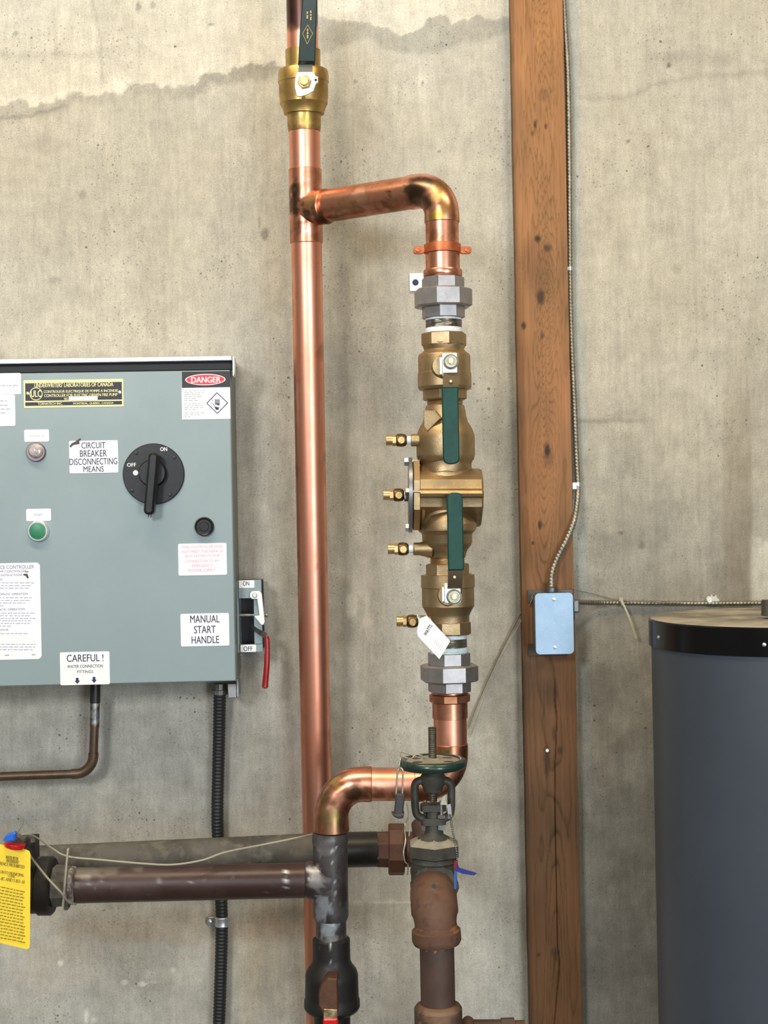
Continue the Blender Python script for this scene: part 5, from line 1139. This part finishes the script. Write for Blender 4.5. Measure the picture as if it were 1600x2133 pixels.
c_ = P(904, 1838, ZE - .0); M().lathe([(P(904, 1846, ZE - .012) , 5 * ke), (P(904, 1846, ZE - .0215), 5 * ke)], 14).build('vent_plug', DARKIRON, te)
tpx = thing('rusty_pipe', 'dull brown vertical pipe below the rusty elbow', 'pipe', P(914, 2100, ZE))
o = M().lathe([(pE(1962), 36 * ke), (pE(2170), 36 * ke)], 44, sub=.004).build('pipe', RUSTPIPE, tpx)
paint(o, [((890, 1971), 9, (.40, .25, .10), .9), ((905, 1973), 10, (.42, .27, .11), .95), ((922, 1972), 9, (.40, .25, .10), .9), ((935, 1969), 6, (.36, .2, .08), .8)], 23, 200, .3)
o = M().lathe([(pE(2090), 37 * ke), (pE(2094), 46 * ke), (pE(2100), 50 * ke), (pE(2175), 50 * ke)], 44, sub=.004).build('coupling', RUSTPIPE, tpx, label='wide lower coupling')
paint(o, [(P(914, 2097, 2.04), .03, (.22, .13, .07), .7)], 24, 120)
# pieces just above the bottom edge
tf = thing('rusty_fitting', 'small rust brown fitting at the bottom edge beside the wooden post', 'fitting', P(1070, 2150, 2.2))
kk = 2.2 / F
M().lathe([(P(966, 2138, 2.2), 14 * kk), (P(1045, 2138, 2.2), 14 * kk)], 20).build('pipe', RUSTPIPE, tf)
M().lathe([(P(1044, 2140, 2.2), 19 * kk), (P(1072, 2139, 2.2), 19 * kk)], 8, .3).build('hex_nut', RUSTPIPE, tf, 20)
M().lathe([(P(1070, 2140, 2.2), 14 * kk), (P(1094, 2139, 2.2), 14 * kk)], 20).build('plug', RUST, tf)
M().ball(P(975, 2130, 2.12), 13 * kk, 16).build('bolt_head', RUST, None, 60, label='rusty bolt head at the bottom edge right of the brown coupling', cat='bolt')

# padlock, chains and seals round the gate valve
tpad = thing('padlock', 'dark padlock hanging from the handwheel on its shackle', 'padlock', P(832, 1703, 2.10))
Zk = 2.10; kk = Zk / F
M().prism(rrect(19 * kk, 48 * kk, 4 * kk), P(832, 1676, Zk), (RT + UP * -.12).normalized(), (UP + RT * .12).normalized(), FR, -.008, .008, .002).build('lock_body', PADLOCK, tpad, 30)
M().prism([(x * kk, y * kk) for x, y in ((-14, 4), (-4, 2), (12, 4), (10, -6), (0, -7), (-9, -3))], P(830, 1696, Zk), RT, UP, FR, -.010, .010, .002).build('lock_cover', PADLOCK, tpad, 30)
M().tube(smoothpath([P(825, 1655, Zk), P(827, 1625, Zk), P(829, 1606, Zk), P(834, 1600, Zk), P(839, 1606, Zk), P(839, 1630, Zk), P(838, 1656, Zk)], 6), .0016, 10).build('shackle', SHINYWIRE, tpad)
def wire(pts, r, label, mt=SHINYWIRE, name='wire', cat='wire', n=6, parts=None):
    return M().tube(smoothpath([P(*p) for p in pts], n), r, 8).build(name, mt, None, label=label, cat=cat)
wire([(900, 1580, 2.13), (872, 1578, 2.12), (852, 1570, 2.12), (836, 1567, 2.12), (835, 1578, 2.10), (832, 1592, 2.095), (832, 1602, 2.095)], .0011, 'shiny seal wire looped over the left rim of the green handwheel')
wire([(836, 1576, 2.115), (856, 1580, 2.115), (866, 1572, 2.12), (880, 1575, 2.12), (878, 1583, 2.12)], .0010, 'second shiny wire twisted on top of the green handwheel')
wire([(850, 1680, 2.10), (851, 1700, 2.10), (843, 1722, 2.10), (845, 1750, 2.08), (841, 1775, 2.07), (844, 1795, 2.07), (850, 1802, 2.075), (849, 1822, 2.085)], .0010, 'long looping seal wire hanging left of the valve bonnet')
wire([(848, 1672, 2.10), (852, 1698, 2.10), (854, 1720, 2.095), (852, 1742, 2.09)], .0009, 'short bright wire beside the padlock going down to the bonnet')
# bead chain on the right side
pts = resample(smoothpath([P(938, 1698, 2.12), P(942, 1725, 2.10), P(947, 1750, 2.09), P(951, 1775, 2.085), P(952, 1795, 2.09)], 8), .0034)
tch = thing('bead_chain', 'dark bead chain hanging from the right side of the valve yoke', 'chain', pts[-1])
mm = M()
for i, p in enumerate(pts):
    mm.ball(p, .0017, 8)
mm.tube(pts, .0006, 6); o = mm.build('beads', NICKEL, tch, 60); 
M().prism([(x * kk, y * kk) for x, y in ((-6, 14), (2, 16), (5, -12), (-3, -16))], P(937, 1690, 2.125), RT, UP, FR, -.001, .001).build('clasp', STEEL, tch, 0)
tbt = thing('blue_tag', 'dark blue plastic strip tag sticking out right of the gate valve', 'tag', P(955, 1840, 2.09))
kk = 2.09 / F
M().prism([(x * kk, y * kk) for x, y in ((-4, 16), (2, 12), (6, 0), (38, -10), (42, -12), (36, -16), (12, -12), (-2, -6))], P(951, 1808, 2.09), RT, UP, FR, -.0008, .0008).build('strip', DKBLUE, tbt, 0)
M().prism([(x * kk, y * kk) for x, y in ((-3, 24), (3, 24), (0, -30), (-5, -30))], P(950, 1822, 2.095), RT, UP, FR, -.0008, .0008).build('tail', mat('mid_blue_plastic', (.02, .10, .36), .4), tbt, 0)
M().prism([(x * kk, y * kk) for x, y in ((-3, 6), (3, 8), (2, -9), (-4, -9))], P(949, 1800, 2.087), RT, UP, FR, -.0008, .0008).build('crimp', REDVINYL, tbt, 0)
M().prism([(x * kk, y * kk) for x, y in ((-6, -9), (-2, 6), (6, 12), (4, -2), (10, -10))], P(923, 1667, 2.125), RT, UP, (FR + RT * .3).normalized(), -.0004, .0004).build('paper_scrap', mat('dusty_paper', (.42, .42, .38), .8), None, 0, label='small pale paper scrap caught inside the valve yoke', cat='paper')

# ------------------------------------------------------------------ junction box, cables, tie
ZJ = 2.505; kj = ZJ / F
tj = thing('junction_box', 'pale metal junction box on the wooden post', 'junction box', P(1155, 1363, 2.53))
PJ = Plane(1155, 1299, ZJ)
cj = P(1155, 1299, ZJ)
M().prism(rrect(80 * kj, 128 * kj, 9 * kj), cj, RT, UP, FR, -.0012, .0012, .0006).build('cover', GALV_BLUE, tj, 30, label='pale blue grey blank cover')
M().prism(rrect(76 * kj, 124 * kj, 7 * kj), cj - FR * .0014, RT, UP, -FR, 0, .055, .001).build('box', mat('box_zinc', (.16, .17, .17), .45, .6), tj, 30)
M().box(cj - FR * .054 + Vector((-8 * kj, 0, -60 * kj)), 84 * kj, .003, 26 * kj, .0006).build('mounting_flange', mat('dark_lower_flange', (.06, .045, .035), .5, .4), tj, 20)
M().box(cj - FR * .054 + Vector((.0, 0, 54 * kj)), 96 * kj, .003, 26 * kj, .0006).build('mounting_flange', mat('dark_zinc_flange', (.12, .11, .10), .5, .6), tj, 20)
for y in (1248, 1348):
    c_ = P(1154 + (y - 1248) * .02, y, ZJ) + FR * .0012; s_ = M().lathe([(c_, 4 * kj), (c_ + FR * .0012, 3.8 * kj), (c_ + FR * .0016, 2 * kj)], 14).build('screw', GALV, tj)
M().box(P(1199, 1262, 2.54), 13 * kj, .022, 26 * kj, .002).build('cable_connector', mat('dark_zinc', (.22, .22, .22), .4, .8), tj, 20)
M().lathe([(P(1199, 1277, 2.535), 4 * kj), (P(1199.5, 1290, 2.535), 3.5 * kj)], 10).build('connector_screw', GALV, tj)
M().lathe([(P(1149, 1233, 2.54), 13 * kj), (P(1149, 1224, 2.54), 13 * kj), (P(1149, 1222, 2.54), 10 * kj)], 16).build('top_connector', mat('dark_zinc_top', (.14, .15, .16), .4, .8), tj)
def flex(pts, r, pitch, label, mt=FLEX, amp=.16):
    p = resample(smoothpath([P(*q_) for q_ in pts], 10), pitch / 5)
    t = thing('armored_cable', label, 'cable', p[-1], 'steel armored cables of the junction box')
    M().tube(p, 0, 14, rf=lambda L_, a_: r * (1 - amp + amp * 2 * abs(math.cos(math.pi * (L_ / pitch + a_ / (2 * math.pi)))) ** .8)).build('armor', mt, t, 60); return t
flex([(1172, -60, 2.580), (1176, 40, 2.580), (1183, 160, 2.580), (1186, 350, 2.580), (1187, 560, 2.580), (1190, 700, 2.580), (1196, 830, 2.580), (1201, 950, 2.580), (1204, 1010, 2.576), (1202, 1050, 2.566), (1195, 1088, 2.552), (1180, 1125, 2.548), (1160, 1165, 2.548), (1150, 1195, 2.545), (1149, 1224, 2.54)], 5.4 * 2.58 / F, .0066, 'long steel armored cable running down the right edge of the wooden post')
flex([(1202, 1254, 2.54), (1225, 1255, 2.56), (1260, 1255.5, 2.585), (1330, 1256, 2.590), (1420, 1257, 2.590), (1490, 1257, 2.590), (1640, 1256, 2.590)], 4.6 * 2.59 / F, .0066, 'short horizontal armored cable going from the junction box behind the tank')
def strap(x, y, Z, w_, h_, label):
    t = thing('cable_strap', label, 'cable strap', P(x, y + h_ / 2, Z), 'small straps on the armored cable')
    kk = Z / F; c_ = P(x, y, Z)
    M().lathe([(c_ + UP * h_ / 2 * kk, 6.4 * kk), (c_ - UP * h_ / 2 * kk, 6.4 * kk)], 16).build('saddle', GALV, t)
    M().box(c_ + RT * -w_ * .5 * kk + FR * .004, w_ * kk, .0015, h_ * kk, .0003).build('ear', GALV, t, 20)
strap(1187, 560, 2.580, 12, 8, 'small metal strap on the armored cable beside the upper post')
strap(1204, 1012, 2.576, 12, 14, 'bright metal strap on the armored cable where it turns over the post')
tz_ = thing('cable_tie', 'ivory nylon cable tie with a hanging tail on the horizontal cable', 'cable tie', P(1325, 1330, 2.57))
kk = 2.58 / F
M().torus(P(1295, 1256, 2.588), 6.6 * kk, 1.5 * kk, RT, 24, 6, 2.0).build('loop', TIE, tz_)
M().box(P(1294, 1249, 2.578), 9 * kk, .005, 8 * kk, .001).build('head', TIE, tz_, 20)
mm = M(); pth = smoothpath([P(1295, 1252, 2.576), P(1303, 1268, 2.570), P(1314, 1295, 2.568), P(1325, 1330, 2.570)], 6); R_ = []
for p in pth: R_.append([p + RT * 2.2 * kk + FR * .0005, p + RT * 2.2 * kk - FR * .0005, p - RT * 2.2 * kk - FR * .0005, p - RT * 2.2 * kk + FR * .0005])
mm.rings(R_); mm.build('tail', TIE, tz_, 20)
tcl = thing('cable_clip', 'ragged white wall clip above the water heater', 'clip', P(1484, 1258, 2.59))
M().prism([(x * kk, y * kk) for x, y in ((-12, -7), (-14, 4), (-9, 9), (-5, 7), (-3, 13), (0, 8), (4, 7), (7, 11), (9, 5), (14, 0), (12, -7), (0, -6))], P(1485, 1250, 2.592), RT, UP, FR, -.004, .003, .0008).build('clip_base', CLIP, tcl, 20)
c_ = P(1478.5, 1251, 2.589); M().lathe([(c_, 5.5 * kk), (c_ + FR * .003, 5 * kk), (c_ + FR * .0035, 3 * kk), (c_ + FR * .0025, 1 * kk)], 16).build('screw', WHITE, tcl)
def wire2(pts, r, label, mt=WIRE): M().tube(smoothpath([P(*p) for p in pts], 8), r, 8).build('wire', mt, None, label=label, cat='wire')
wire2([(1112, 1236, 2.558), (1106, 1247, 2.556), (1086, 1276, 2.585), (1050, 1345, 2.592), (1010, 1430, 2.592), (975, 1515, 2.592)], .0013, 'thicker slack wire from the junction box down toward the copper pipe')
wire2([(1113, 1237, 2.557), (1108, 1250, 2.554), (1088, 1290, 2.580), (1055, 1350, 2.585), (1015, 1425, 2.588), (975, 1532, 2.588)], .0010, 'thinner slack wire beside the other from the junction box', TWINE)
wire2([(1192, 1226, 2.55), (1202, 1230, 2.56), (1240, 1238, 2.585), (1290, 1250, 2.585), (1350, 1254, 2.582), (1420, 1256, 2.58)], .0008, 'thin wire from the box top to the ivory cable tie')

# ------------------------------------------------------------------ water heater
ZW = 2.25; RW = .2055
axp = P(1620, 1284, ZW); cx_, cy_, zt = axp.x, axp.y, axp.z
tW = thing('water_heater', 'slate grey cylindrical tank with a gloss black top band at the right', 'water heater', (cx_, cy_, 0))
def wl(name, mt, pts, seg=96, **kw): return M().lathe([(Vector((cx_, cy_, z)), r) for z, r in pts], seg).build(name, mt, tW, 30, **kw)
wl('shell', TANK, [(0, RW - .004), (zt - .041, RW - .004)])
wl('top_band', TANKBAND, [(zt - .045, RW - .003), (zt - .044, RW), (zt - .003, RW), (zt - .001, RW - .002)], label='gloss black band')
wl('top', TANKTOP, [(zt - .002, RW - .002), (zt, RW - .004), (zt + .0006, RW - .012), (zt + .001, .01)], label='dusty beige tank top')
nip = M().lathe([(P(1602, 1283, 2.20), .0120), (P(1603, 1250, 2.20), .0120)], 24).build('nipple', mat('dark_nipple', (.05, .045, .03), .6), tW)
for ang in (0.205, 1.2):
    # small screws round the band
    th = math.pi + ang * 1.0
    d = Vector((math.cos(th), math.sin(th), 0)); c_ = Vector((cx_, cy_, zt - .026)) + d * RW
    M().lathe([(c_ - d * .001, .0032), (c_ + d * .0012, .003), (c_ + d * .002, .0015)], 12, axis=d).build('band_screw', GALV, tW)

wire([(500, 1364, 2.50), (505, 1366, 2.50), (504, 1380, 2.505), (500, 1402, 2.51), (497, 1420, 2.52)], .0008, 'thin dark wire hanging below the ON OFF bracket on the cabinet side', WIRE)
